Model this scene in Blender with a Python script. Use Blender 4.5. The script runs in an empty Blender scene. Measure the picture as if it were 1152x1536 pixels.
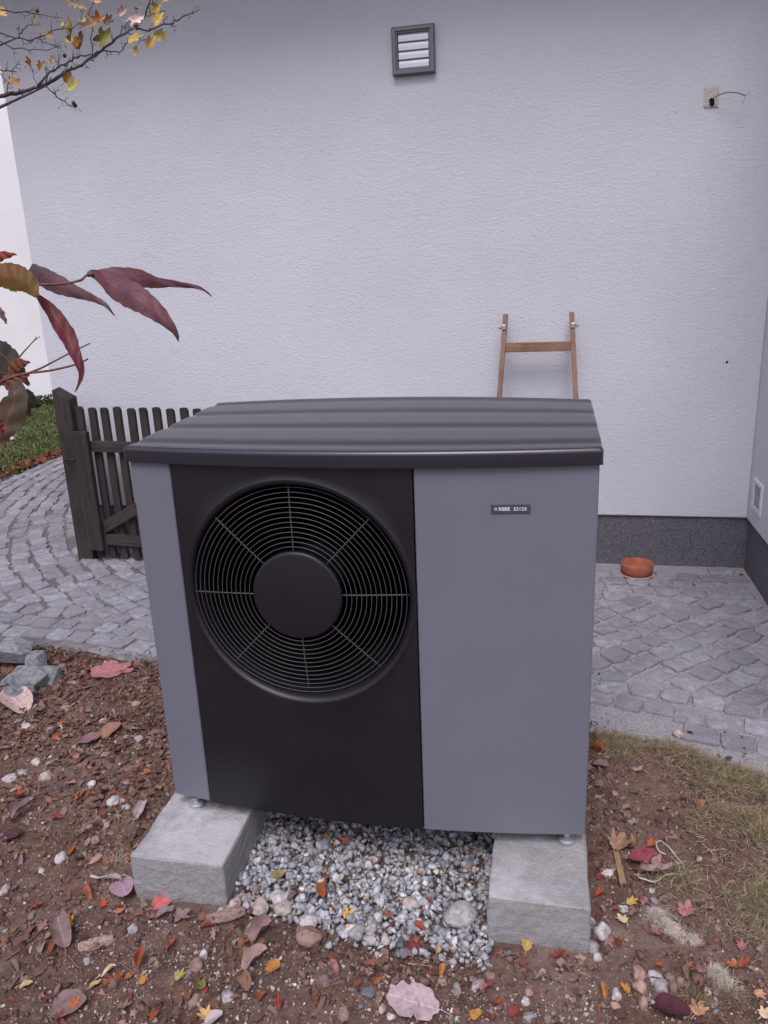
import bpy, bmesh, math, random
import numpy as np
from mathutils import Vector, Matrix, noise

random.seed(7); RNG = np.random.default_rng(11)
S = bpy.context.scene
COL = S.collection

# ------------------------------------------------------------------ camera, sky, sun, exposure
cd = bpy.data.cameras.new('camera'); cam = bpy.data.objects.new('camera', cd); COL.objects.link(cam); S.camera = cam
CR = Vector((0.97877, 0.20098, -0.04033)); CU = Vector((-0.01972, 0.28815, 0.95738)); CF = Vector((-0.20403, 0.93626, -0.286))
cam.matrix_world = Matrix(((CR.x, CU.x, -CF.x, 1.0164), (CR.y, CU.y, -CF.y, -1.7263), (CR.z, CU.z, -CF.z, 1.5198), (0, 0, 0, 1)))
cd.sensor_fit = 'VERTICAL'; cd.sensor_height = 36.0; cd.lens = 1173.09 / 1536 * 36.0
cd.clip_start = 0.02; cd.clip_end = 500
S.render.resolution_x = 768; S.render.resolution_y = 1024
W = bpy.data.worlds.new('World'); S.world = W; W.use_nodes = True
wn = W.node_tree; bg = wn.nodes['Background']
sky = wn.nodes.new('ShaderNodeTexSky'); sky.sky_type = 'NISHITA'; sky.sun_disc = False
SUN_EL, SUN_ROT = math.radians(58), math.radians(178)
sky.sun_elevation = SUN_EL; sky.sun_rotation = SUN_ROT; sky.dust_density = 3.0; sky.air_density = 1.0
hs = wn.nodes.new('ShaderNodeHueSaturation'); hs.inputs['Saturation'].default_value = 0.30; hs.inputs['Value'].default_value = 1.0
mx = wn.nodes.new('ShaderNodeMix'); mx.data_type = 'RGBA'; mx.blend_type = 'MULTIPLY'; mx.inputs[0].default_value = 1.0
mx.inputs[7].default_value = (0.975, 0.95, 1.11, 1)
wn.links.new(sky.outputs[0], hs.inputs['Color']); wn.links.new(hs.outputs[0], mx.inputs[6]); wn.links.new(mx.outputs[2], bg.inputs['Color'])
bg.inputs['Strength'].default_value = 0.14
sl = bpy.data.lights.new('sun', 'SUN'); sl.energy = 1.45; sl.angle = math.radians(28); sl.color = (1.0, 0.955, 0.97)
so = bpy.data.objects.new('sun', sl); COL.objects.link(so)
sd = Vector((math.sin(SUN_ROT) * math.cos(SUN_EL), math.cos(SUN_ROT) * math.cos(SUN_EL), math.sin(SUN_EL)))
so.rotation_euler = sd.to_track_quat('Z', 'Y').to_euler(); so.location = (2, -6, 9)
S.view_settings.view_transform = 'Standard'; S.view_settings.look = 'None'; S.view_settings.gamma = 1
S.view_settings.use_curve_mapping = False; S.view_settings.exposure = 0.24

# ------------------------------------------------------------------ positions measured on the ground (metres)
LEAVES = [
    ('tulip', -0.764, 0.891, 0.17, 0.59, 0.85, 'pink', 0.1, 'large pink four-lobed leaf lying flat at the paving edge'),
    ('ovate', -0.985, 0.617, 0.17, 2.67, 0.75, 'palepink', 0.25, 'pale pinkish folded leaf lying just below the grey rock pile'),
    ('ovate', -0.555, 0.429, 0.072, 0.5, 0.8, 'mauve', 0.2, 'dull mauve oval leaf in the litter below the pink four-lobed leaf'),
    ('ovate', -0.51, 0.487, 0.091, 1.16, 0.75, 'tan', 0.2, 'tan oval leaf in the litter left of the heat pump'),
    ('round', -0.507, -0.065, 0.062, 0.43, 1.0, 'maroon', 0.2, 'dark maroon round leaf at the left edge of the soil'),
    ('ovate', -0.542, 0.031, 0.086, 1.28, 0.35, 'mauvegrey', 0.35, 'narrow grey-mauve leaf rolled lengthwise above the maroon round leaf'),
    ('ovate', -0.072, -0.201, 0.088, -0.78, 0.75, 'lilac', 0.15, 'lilac oval leaf on the soil left of the pale concrete block'),
    ('ovate', 0.052, -0.227, 0.072, 1.32, 0.6, 'coral', 0.15, 'coral pink oval leaf leaning at the front of the left concrete block'),
    ('ovate', 0.08, -0.264, 0.051, 0.66, 0.6, 'mauvegrey', 0.3, 'small grey-mauve leaf just under the coral pink leaf'),
    ('lobed', 0.125, -0.266, 0.062, -0.35, 0.9, 'greybrown', 0.25, 'grey-brown lobed leaf right of the coral pink leaf'),
    ('ovate', -0.145, -0.367, 0.118, 2.31, 0.55, 'greybrown', 0.5, 'grey-brown leaf curled into a triangle beside the long thin twig'),
    ('ovate', 0.343, -0.279, 0.074, 1.01, 0.85, 'brownmauve', 0.5, 'brown-mauve leaf folded in a V below the round pebbles'),
    ('ovate', 0.36, -0.364, 0.077, 1.06, 0.62, 'palebrown', 0.35, 'pale veined leaf shaped like a sail, largest of the pair below the pebbles'),
    ('ovate', 0.357, -0.439, 0.077, -0.71, 0.6, 'tan', 0.35, 'tan pointed leaf touching the small grey pebble'),
    ('ovate', 0.321, -0.515, 0.045, 0.78, 0.75, 'palelilac', 0.15, 'pale lilac leaf cut by the bottom edge of the view'),
    ('round', -0.015, -0.546, 0.081, 0.17, 1.0, 'greybrown', 0.12, 'broad grey-mauve leaf with a small orange leaf lying on it'),
    ('lobedbig', 0.749, -0.413, 0.122, 3.04, 0.72, 'palelilac', 0.1, 'large pale lilac lobed leaf with tiny black holes at the bottom of the view'),
    ('ovate', 1.293, -0.344, 0.086, -0.29, 0.8, 'maroon', 0.2, 'big dark plum leaf at the bottom right among pebbles'),
    ('ovate', 1.303, 0.118, 0.115, -2.88, 0.55, 'plum', 0.25, 'reddish plum pointed leaf lying inside the white string loop'),
    ('lobed', 1.312, 0.076, 0.104, -0.17, 0.7, 'palebrown', 0.5, 'crumpled pale brown leaf under the reddish plum leaf'),
    ('round', 1.197, 0.526, 0.059, -0.5, 0.9, 'mauvegrey', 0.2, 'grey round leaf near the right foot of the heat pump by the moss'),
    ('ovate', 1.191, 0.614, 0.059, -0.56, 0.45, 'orange', 0.4, 'bright orange curled leaf at the corner between heat pump and moss'),
    ('lobed', 1.315, 0.522, 0.047, -0.31, 0.7, 'palebrown', 0.4, 'pale brown crumpled leaf at the edge of the dry moss'),
    ('maple', 1.317, 0.19, 0.037, 0.6, 0.9, 'orange', 0.3, 'orange leaf just above the white string loop'),
    ('maple', 1.374, -0.041, 0.054, 1.13, 1.0, 'pinkbrown', 0.2, 'pinkish star shaped maple leaf right of the pale lint tuft'),
    ('maple', 1.219, -0.095, 0.035, 2.06, 1.0, 'cream', 0.15, 'pale cream yellow maple leaf below the light wooden stick'),
    ('maple', 1.243, -0.031, 0.035, 0.41, 0.8, 'yellow', 0.3, 'yellow leaf lying below the light wooden stick tip'),
    ('ovate', 1.16, -0.308, 0.037, 1.74, 0.5, 'amber', 0.3, 'narrow amber leaf on the soil below the right concrete block'),
    ('maple', 1.209, -0.3, 0.033, 2.13, 0.7, 'amber', 0.3, 'amber maple leaf left of the round pink pebbles'),
    ('maple', 1.354, -0.329, 0.039, 0.99, 1.2, 'peach', 0.2, 'peach maple leaf next to the big dark plum leaf'),
    ('maple', 1.493, -0.256, 0.032, -1.07, 0.9, 'peach', 0.2, 'peach maple leaf near the lower right corner'),
    ('lobed', 1.454, -0.256, 0.035, -0.63, 0.6, 'palebrown', 0.3, 'pale brown leaf right of the lower lint tuft'),
    ('maple', 1.492, -0.307, 0.031, 0.82, 1.0, 'cream', 0.1, 'whitish leaf in the lower right corner'),
    ('maple', 1.447, -0.188, 0.025, -0.13, 1.0, 'orange', 0.25, 'orange maple leaf beside the black hollow in the dry moss'),
    ('maple', 1.476, -0.183, 0.033, 0.62, 1.0, 'rust', 0.3, 'rust maple leaf right of the orange one in the moss'),
    ('maple', 1.484, -0.131, 0.029, 1.36, 1.0, 'pinkbrown', 0.2, 'small pinkish maple leaf on the moss at the right'),
    ('maple', 0.99, -0.216, 0.036, 1.43, 1.0, 'yellow', 0.2, 'yellow lobed leaf touching the front of the right concrete block'),
    ('maple', 1.061, -0.233, 0.033, 0.39, 0.8, 'red', 0.3, 'red brown leaf lying at the foot of the right concrete block'),
    ('ovate', 0.907, -0.339, 0.038, 0.74, 0.7, 'plum', 0.5, 'dark purple leaf curled over a grey pebble'),
    ('maple', 0.929, -0.374, 0.029, -0.74, 0.9, 'orangered', 0.35, 'orange red crumpled leaf below the curled purple leaf'),
    ('maple', 0.968, -0.393, 0.035, 1.0, 1.0, 'red', 0.3, 'deep red leaf at the bottom below the right block'),
    ('round', 0.886, -0.416, 0.029, 0.89, 0.9, 'amber', 0.3, 'small amber leaf in the row of leaves at the bottom of the view'),
    ('round', 0.41, -0.371, 0.036, 1.14, 1.0, 'amber', 0.35, 'amber yellow rounded leaf right of the pale sail shaped leaf'),
    ('ovate', 0.463, -0.111, 0.065, -1.08, 0.6, 'orangebrown', 0.4, 'orange brown leaf standing in the crushed gravel'),
    ('maple', 0.542, -0.188, 0.034, 1.04, 1.0, 'brightyellow', 0.3, 'bright yellow orange leaf at the front of the crushed gravel'),
    ('ovate', 0.326, -0.095, 0.043, 0.76, 0.7, 'olive', 0.3, 'olive yellow leaf on the gravel near the left block'),
    ('maple', -0.152, -0.333, 0.04, 1.98, 1.0, 'brightyellow', 0.3, 'bright yellow leaf left of the coral pink leaf'),
    ('ovate', -0.145, -0.512, 0.031, 0.64, 0.6, 'straw', 0.3, 'straw yellow leaf above the broad grey-mauve leaf'),
    ('ovate', 0.019, -0.486, 0.03, 0.79, 0.6, 'straw', 0.3, 'straw yellow leaf left of the row of three rust leaves'),
    ('maple', 0.125, -0.461, 0.028, 1.24, 0.9, 'amber', 0.25, 'amber leaf lying alone on pale gravelly soil'),
    ('ovate', 0.045, -0.474, 0.028, 0.86, 0.8, 'rust', 0.3, 'leftmost of three rust leaves in a row'),
    ('ovate', 0.062, -0.461, 0.03, 1.17, 0.8, 'rust', 0.3, 'middle of three rust leaves in a row'),
    ('maple', 0.084, -0.457, 0.024, 0.63, 0.9, 'orangebrown', 0.3, 'rightmost of three rust leaves in a row'),
    ('ovate', 0.093, -0.414, 0.049, 1.75, 0.55, 'rust', 0.4, 'rust leaf curled upright beside the forked twig'),
    ('maple', -0.105, -0.254, 0.032, 1.9, 1.0, 'orange', 0.3, 'orange leaf standing over a tiny white stone'),
    ('ovate', -0.141, -0.408, 0.033, 1.46, 0.6, 'rust', 0.4, 'rust leaf pair lying under the grey-brown triangle leaf'),
    ('maple', -0.178, -0.376, 0.034, 0.53, 0.8, 'tan', 0.3, 'tan crumpled leaf left of the grey-brown triangle leaf'),
    ('ovate', 0.029, -0.449, 0.041, 0.96, 0.35, 'cream', 0.35, 'cream narrow curled leaf under the forked twig'),
    ('maple', 0.205, -0.44, 0.035, 1.37, 0.8, 'oliveyellow', 0.2, 'olive yellow maple leaf in the dark soil left of the red berry'),
    ('ovate', 0.261, -0.444, 0.034, -0.79, 0.8, 'olivegreen', 0.2, 'green and orange leaf touching the red berry'),
    ('maple', 0.3, -0.506, 0.038, 2.55, 1.0, 'peachyellow', 0.2, 'peach yellow leaf above the pale lilac leaf at the bottom'),
    ('maple', 0.721, -0.246, 0.054, 1.24, 1.0, 'red', 0.35, 'crinkled red leaf between the gravel and the soil'),
    ('ovate', 0.727, -0.188, 0.034, 2.48, 0.6, 'orangered', 0.3, 'orange red leaf on the gravel below the flat pale pebble'),
    ('ovate', 0.783, -0.238, 0.029, 1.37, 0.7, 'straw', 0.2, 'straw yellow leaf left of the right concrete block'),
    ('maple', 0.824, -0.243, 0.039, 2.2, 1.0, 'peachyellow', 0.2, 'peach maple leaf lying on a grey stone near the right block'),
    ('maple', 0.003, -0.546, 0.03, 1.28, 1.0, 'orange', 0.2, 'small orange maple leaf on top of the broad grey-mauve leaf'),
    ('ovate', -0.696, 0.435, 0.042, 1.72, 0.6, 'orange', 0.2, 'small bright orange leaf in the litter under the rocks'),
    ('maple', -0.421, 0.135, 0.026, 1.0, 1.0, 'orange', 0.3, 'small orange leaf in the brown litter left of the block'),
    ('ovate', -0.602, 0.104, 0.048, -0.13, 0.6, 'orangered', 0.4, 'orange red curled leaf above the narrow grey-mauve leaf'),
    ('ovate', -0.125, -0.189, 0.1, -3.08, 0.22, 'palegrey', 0.3, 'pale grey narrow leaf standing left of the lilac leaf'),
    ('ovate', -0.181, 0.097, 0.1, 1.8, 0.4, 'palegrey', 0.4, 'pale curled leaf beside the left concrete block'),
    ('lobed', -0.298, 0.003, 0.075, 1.19, 0.35, 'greybrown', 0.3, 'grey crumpled leaf in the middle of the left soil'),
    ('maple', -0.296, -0.097, 0.034, 1.45, 0.9, 'orangebrown', 0.3, 'orange brown leaf right of the white square stone'),
    ('maple', 0.188, -0.525, 0.034, -1.71, 0.9, 'rust', 0.3, 'rust leaf near the bottom left of the gravelly soil'),
    ('maple', 0.405, -0.441, 0.043, -1.46, 0.9, 'orangebrown', 0.35, 'orange brown withered leaf below the sail shaped leaf'),
    ('maple', 0.458, -0.47, 0.035, 1.82, 0.6, 'red', 0.3, 'thin red leaf on the gravelly soil'),
    ('ovate', 0.658, -0.375, 0.022, -0.89, 0.9, 'orange', 0.3, 'small orange leaf half buried in gravelly soil'),
    ('ovate', 0.617, -0.389, 0.022, -1.97, 0.7, 'orangebrown', 0.3, 'tiny brown and orange leaf in gravelly soil'),
    ('ovate', 0.798, -0.312, 0.033, 1.52, 0.6, 'amber', 0.3, 'amber leaf left of the curled purple leaf'),
    ('maple', 1.171, 0.039, 0.028, 0.7, 0.9, 'red', 0.3, 'red leaf beside the right side of the right block'),
    ('maple', 1.166, -0.013, 0.027, 0.69, 0.9, 'orangered', 0.3, 'orange red leaf right beside the right block corner'),
    ('maple', 1.226, 0.165, 0.072, 1.09, 1.1, 'tan', 0.35, 'tan lobed leaf at the upper end of the light wooden stick'),
    ('maple', 1.29, -0.212, 0.022, -1.13, 1.1, 'orange', 0.2, 'small orange maple leaf in the tangle of dry grass'),
    ('ovate', 1.388, 0.222, 0.025, -2.29, 0.9, 'pinkbrown', 0.2, 'pink brown leaf on bare soil above the string loop'),
    ('maple', 1.477, 0.378, 0.046, 1.08, 0.9, 'orange', 0.3, 'orange bent leaf standing on the bare soil patch'),
    ('lobed', 1.286, -0.134, 0.039, -0.49, 0.7, 'pinkbrown', 0.5, 'brown curled lobed leaf under the pale lint tuft'),
    ('ovate', 1.2, -0.177, 0.035, -1.29, 0.5, 'rust', 0.4, 'rust curled leaf right of the white egg shaped pebble'),
]

PEBBLES = [
    (0.824, -0.155, 0.0865, 0.0599, 'stone', 'large flat pale grey pebble with crossing white veins'),
    (0.691, -0.12, 0.0463, 0.0308, 'beige', 'beige oval pebble on the gravel left of the flat veined one'),
    (0.352, -0.169, 0.0555, 0.0347, 'white', 'white oval pebble in front of the left block, uppermost of a stacked pair'),
    (0.371, -0.2, 0.0495, 0.029, 'beige', 'flat beige pebble under the white oval one'),
    (0.314, -0.211, 0.041, 0.0376, 'beige', 'round beige pebble with brown spot near the left block'),
    (0.272, -0.183, 0.0313, 0.0417, 'stone', 'tall grey pebble beside the corner of the left block'),
    (0.245, -0.202, 0.0311, 0.038, 'beige', 'beige upright pebble touching the left block corner'),
    (0.234, -0.22, 0.0188, 0.024, 'peachs', 'small peach egg shaped pebble at the left block corner'),
    (0.217, -0.231, 0.0222, 0.0205, 'stone', 'small pale pebble before the left block corner'),
    (0.452, -0.237, 0.0482, 0.0332, 'white', 'white lumpy pebble at the front of the gravel'),
    (0.468, -0.288, 0.0664, 0.0437, 'tans', 'large tan flat pebble below the white lumpy one'),
    (0.577, -0.243, 0.0409, 0.0376, 'stone', 'grey pebble with squiggly white veins'),
    (0.611, -0.224, 0.028, 0.0345, 'white', 'white pebble right of the squiggly veined one'),
    (0.613, -0.256, 0.0324, 0.021, 'white', 'low white pebble below the squiggly veined one'),
    (-0.308, -0.131, 0.0319, 0.0319, 'white', 'white square stone alone on the left soil'),
    (-0.586, 0.207, 0.0439, 0.0373, 'beige', 'round beige pebble left of the heat pump'),
    (-0.418, 0.206, 0.0325, 0.0238, 'white', 'small white oval pebble in the left litter'),
    (-0.297, 0.13, 0.0354, 0.0354, 'white', 'white rounded pebble with a crack in the left litter'),
    (-0.242, 0.116, 0.0248, 0.0206, 'stone', 'small grey pebble right of the cracked white one'),
    (-0.394, -0.259, 0.0197, 0.0251, 'white', 'white pebble cut by the left edge of the view'),
    (-0.708, 0.192, 0.0485, 0.0243, 'white', 'flat white pebble at the left edge'),
    (-0.681, 0.225, 0.0334, 0.0245, 'stone', 'grey pebble between the flat white and round beige ones'),
    (-0.676, 0.285, 0.0318, 0.0273, 'white', 'small white angular stone in the upper left litter'),
    (-0.843, 0.474, 0.0417, 0.027, 'white', 'white stone below the folded pale leaf'),
    (-0.389, 0.462, 0.0355, 0.0213, 'stone', 'small grey stone next to the heat pump panel'),
    (-0.579, 0.55, 0.0296, 0.0222, 'stone', 'small grey stone under the pink four-lobed leaf'),
    (-0.252, -0.044, 0.0291, 0.0233, 'tans', 'tan stone in the middle of the left soil'),
    (-0.915, 0.769, 0.027, 0.0216, 'white', 'tiny white stone right of the rock pile'),
    (-0.511, 0.672, 0.0383, 0.023, 'peachs', 'pinkish stone against the heat pump side'),
    (1.166, -0.157, 0.0368, 0.0577, 'white', 'white egg shaped pebble standing by the right block'),
    (1.142, -0.128, 0.0195, 0.0424, 'stone', 'narrow grey pebble wedged at the right block'),
    (1.144, -0.193, 0.0268, 0.0268, 'stone', 'grey pebble under the white egg shaped one'),
    (1.152, -0.22, 0.0202, 0.0264, 'white', 'small bright white pebble at the right block corner'),
    (1.192, 0.052, 0.037, 0.0247, 'white', 'whitish oval pebble left of the light wooden stick'),
    (1.24, -0.259, 0.0271, 0.0332, 'peachs', 'pinkish pebble, topmost left of the pebble cluster'),
    (1.277, -0.261, 0.033, 0.0285, 'white', 'white pebble at the top of the pebble cluster'),
    (1.241, -0.295, 0.0296, 0.0296, 'peachs', 'round pinkish pebble in the middle of the cluster'),
    (1.287, -0.286, 0.0296, 0.031, 'stone', 'grey wedge shaped pebble in the cluster'),
    (1.309, -0.279, 0.0222, 0.0222, 'tans', 'tan pebble right of the grey wedge'),
    (1.328, -0.262, 0.0194, 0.0268, 'tans', 'brown oval pebble right of the cluster'),
    (1.308, -0.256, 0.0225, 0.0195, 'tans', 'small brown pebble at the top right of the cluster'),
    (1.242, -0.336, 0.0202, 0.0376, 'peachs', 'long pinkish pebble at the bottom of the cluster'),
    (1.261, -0.33, 0.0145, 0.0246, 'stone', 'thin grey pebble beside the long pinkish one'),
    (1.188, -0.32, 0.022, 0.0264, 'white', 'white pebble between two amber leaves'),
    (1.183, -0.343, 0.0218, 0.0174, 'peachs', 'flat reddish stone under the white pebble'),
    (0.235, -0.374, 0.0191, 0.0366, 'white', 'pale speckled elongated pebble standing in the hollow'),
    (0.228, -0.404, 0.0298, 0.0267, 'tans', 'tan pebble at the edge of the small hollow'),
    (0.331, -0.462, 0.0301, 0.0256, 'stone', 'smooth grey pebble left of the tan pointed leaf'),
    (0.257, -0.477, 0.0241, 0.0271, 'tans', 'brown round pebble left of the red berry'),
    (0.134, -0.414, 0.0158, 0.0221, 'tans', 'small tan oval pebble right of the rust leaves'),
    (0.887, -0.344, 0.033, 0.0255, 'stone', 'grey oval pebble under the curled purple leaf'),
    (0.838, -0.351, 0.018, 0.018, 'stone', 'small grey pebble left of the grey oval one'),
    (0.91, -0.31, 0.0244, 0.0213, 'tans', 'brown pebble above the curled purple leaf'),
    (0.998, -0.34, 0.0193, 0.0178, 'peachs', 'pinkish round pebble below the right block'),
    (0.991, -0.362, 0.0191, 0.0176, 'white', 'white cube shaped stone below the right block'),
    (1.001, -0.404, 0.0301, 0.0201, 'stone', 'speckled grey stone at the bottom of the view'),
    (1.039, -0.403, 0.0171, 0.0171, 'tans', 'round brown pebble at the bottom below the right block'),
    (0.691, -0.249, 0.0242, 0.0258, 'dark', 'dark grey stone at the gravel edge'),
    (0.703, -0.274, 0.0254, 0.0191, 'dark', 'dark slate coloured oval stone under the dark grey one'),
    (0.54, -0.396, 0.0274, 0.0274, 'mauves', 'mauve brown stone on the gravelly soil'),
    (0.604, -0.468, 0.0261, 0.0261, 'tans', 'brown flat stone near the bottom middle'),
    (0.685, -0.443, 0.016, 0.0175, 'beige', 'cream pebble left of the large pale lilac leaf'),
    (0.646, -0.408, 0.0328, 0.0179, 'dark', 'blue grey leaf shaped stone on the gravelly soil'),
    (0.695, -0.38, 0.0136, 0.0151, 'white', 'small white chip above the large pale lilac leaf'),
    (0.706, -0.453, 0.0202, 0.013, 'white', 'white chip touching the large pale lilac leaf'),
    (0.022, -0.327, 0.025, 0.0233, 'stone', 'grey blocky stone below the coral pink leaf'),
    (-0.038, -0.429, 0.0207, 0.0175, 'stone', 'flat grey stone beside the bark strip'),
    (1.222, -0.053, 0.0302, 0.0151, 'bluew', 'bluish white chip under the light wooden stick'),
    (1.301, 0.019, 0.0138, 0.0138, 'bluew', 'tiny bluish white chip below the string loop'),
    (1.395, -0.296, 0.0131, 0.0232, 'stone', 'thin grey stone right of the cluster'),
    (1.385, -0.272, 0.0162, 0.0147, 'white', 'small white stone right of the cluster'),
    (1.607, 0.226, 0.0256, 0.0256, 'dark', 'dark stone in the moss at the right edge'),
    (1.464, 0.733, 0.0407, 0.0271, 'peachs', 'pale orange stone lying on the edge of the paving'),
    (1.533, -0.054, 0.0227, 0.0146, 'white', 'white shell like chip on the bare soil at the right'),
]

ROCKS = [
    (-1.221, 0.88, 0.142, 0.08, 'topmost large grey quarry rock of the pile'),
    (-1.07, 0.838, 0.1, 0.089, 'grey rock at the back right of the pile'),
    (-1.037, 0.747, 0.124, 0.081, 'long tilted grey rock in the middle of the pile'),
    (-0.987, 0.79, 0.087, 0.06, 'flat grey rock at the right end of the pile'),
    (-1.013, 0.642, 0.1, 0.068, 'angular grey rock at the front of the pile'),
    (-1.135, 0.73, 0.065, 0.07, 'grey rock at the left edge of the pile'),
    (-1.322, 0.97, 0.041, 0.041, 'small light grey rock behind the pile'),
]

TWIGS = [
    ([(-0.231, -0.427), (-0.212, -0.362), (-0.188, -0.284), (-0.16, -0.228)], 0.0026, 'brown', 'long thin pale twig lying diagonally on the left soil'),
    ([(-0.008, -0.412), (0.035, -0.418), (0.093, -0.443)], 0.0026, 'red', 'forked reddish twig, its thicker arm'),
    ([(-0.092, -0.422), (-0.06, -0.442), (-0.031, -0.458)], 0.0026, 'brown', 'short straight twig beside the flat grey stone'),
    ([(-0.177, -0.526), (-0.176, -0.491)], 0.0039, 'brown', 'short stout twig at the lower left'),
    ([(-0.246, -0.2), (-0.236, -0.161), (-0.234, -0.111)], 0.0018, 'red', 'thin dark twig right of the white square stone'),
    ([(-0.174, -0.237), (-0.184, -0.203), (-0.168, -0.156)], 0.0018, 'red', 'thin reddish stalk above the long pale twig'),
    ([(-0.818, 0.654), (-0.819, 0.735), (-0.766, 0.785)], 0.0067, 'brown', 'dark curved twig below the pink four-lobed leaf'),
    ([(-1.003, 0.9), (-0.97, 0.875)], 0.0045, 'pale', 'short pale stick right of the rock pile'),
    ([(0.834, -0.249), (0.869, -0.251), (0.904, -0.253)], 0.0014, 'pale', 'pale dry grass stalk in front of the right block'),
    ([(0.717, -0.296), (0.743, -0.297), (0.774, -0.296)], 0.0014, 'pale', 'pale dry grass stalk left of the right block'),
    ([(1.468, 0.143), (1.475, 0.159), (1.472, 0.182)], 0.0018, 'pale', 'short pale stalk on the moss near the string loop'),
    ([(1.21, 0.539), (1.232, 0.461), (1.249, 0.427)], 0.0021, 'brown', 'dark leaf stalk by the grey round leaf'),
]

STRING_LOOP = [
    (1.35, 0.149),
    (1.334, 0.152),
    (1.329, 0.176),
    (1.333, 0.196),
    (1.345, 0.205),
    (1.351, 0.189),
    (1.361, 0.169),
    (1.374, 0.146),
    (1.388, 0.119),
    (1.392, 0.096),
    (1.384, 0.076),
    (1.364, 0.075),
    (1.34, 0.072),
    (1.318, 0.053),
    (1.305, 0.041),
    (1.288, 0.042),
    (1.274, 0.044),
    (1.269, 0.056),
    (1.273, 0.071),
]

WOOD_STICK = [
    (1.219, 0.143),
    (1.229, 0.011),
]

BARK = [
    ((-0.083, -0.395), (-0.011, -0.354), 0.034, 'pale split bark strip in the lower left litter'),
    ((0.195, -0.262), (0.28, -0.217), 0.036, 'rough brown bark strip in front of the left concrete block'),
]

LINT = [
    (1.303, -0.06, 0.05),
    (1.322, -0.091, 0.055),
    (1.34, -0.117, 0.04),
    (1.377, -0.131, 0.03),
]

LINT_LOW = [
    (1.41, -0.212, 0.035),
    (1.422, -0.232, 0.04),
    (1.429, -0.258, 0.03),
]

MOSS_OUTLINE = [
    (1.192, 0.705),
    (1.319, 0.707),
    (1.423, 0.682),
    (1.519, 0.627),
    (1.594, 0.594),
    (1.706, 0.555),
    (1.839, 0.502),
    (1.707, -0.092),
    (1.545, -0.119),
    (1.49, -0.088),
    (1.46, -0.009),
    (1.333, -0.007),
    (1.313, 0.024),
    (1.411, 0.08),
    (1.461, 0.157),
    (1.497, 0.237),
    (1.506, 0.285),
    (1.493, 0.341),
    (1.493, 0.402),
    (1.413, 0.455),
    (1.32, 0.509),
    (1.254, 0.571),
    (1.195, 0.638),
]

GRAVEL_OUTLINE = [
    (0.195, 0.166),
    (0.193, 0.025),
    (0.214, -0.128),
    (0.213, -0.181),
    (0.282, -0.193),
    (0.365, -0.14),
    (0.46, -0.215),
    (0.585, -0.23),
    (0.683, -0.22),
    (0.779, -0.194),
    (0.842, -0.167),
    (0.892, -0.176),
    (0.879, 0.187),
]

BERRY = [
    (0.278, -0.455),
]

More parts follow.
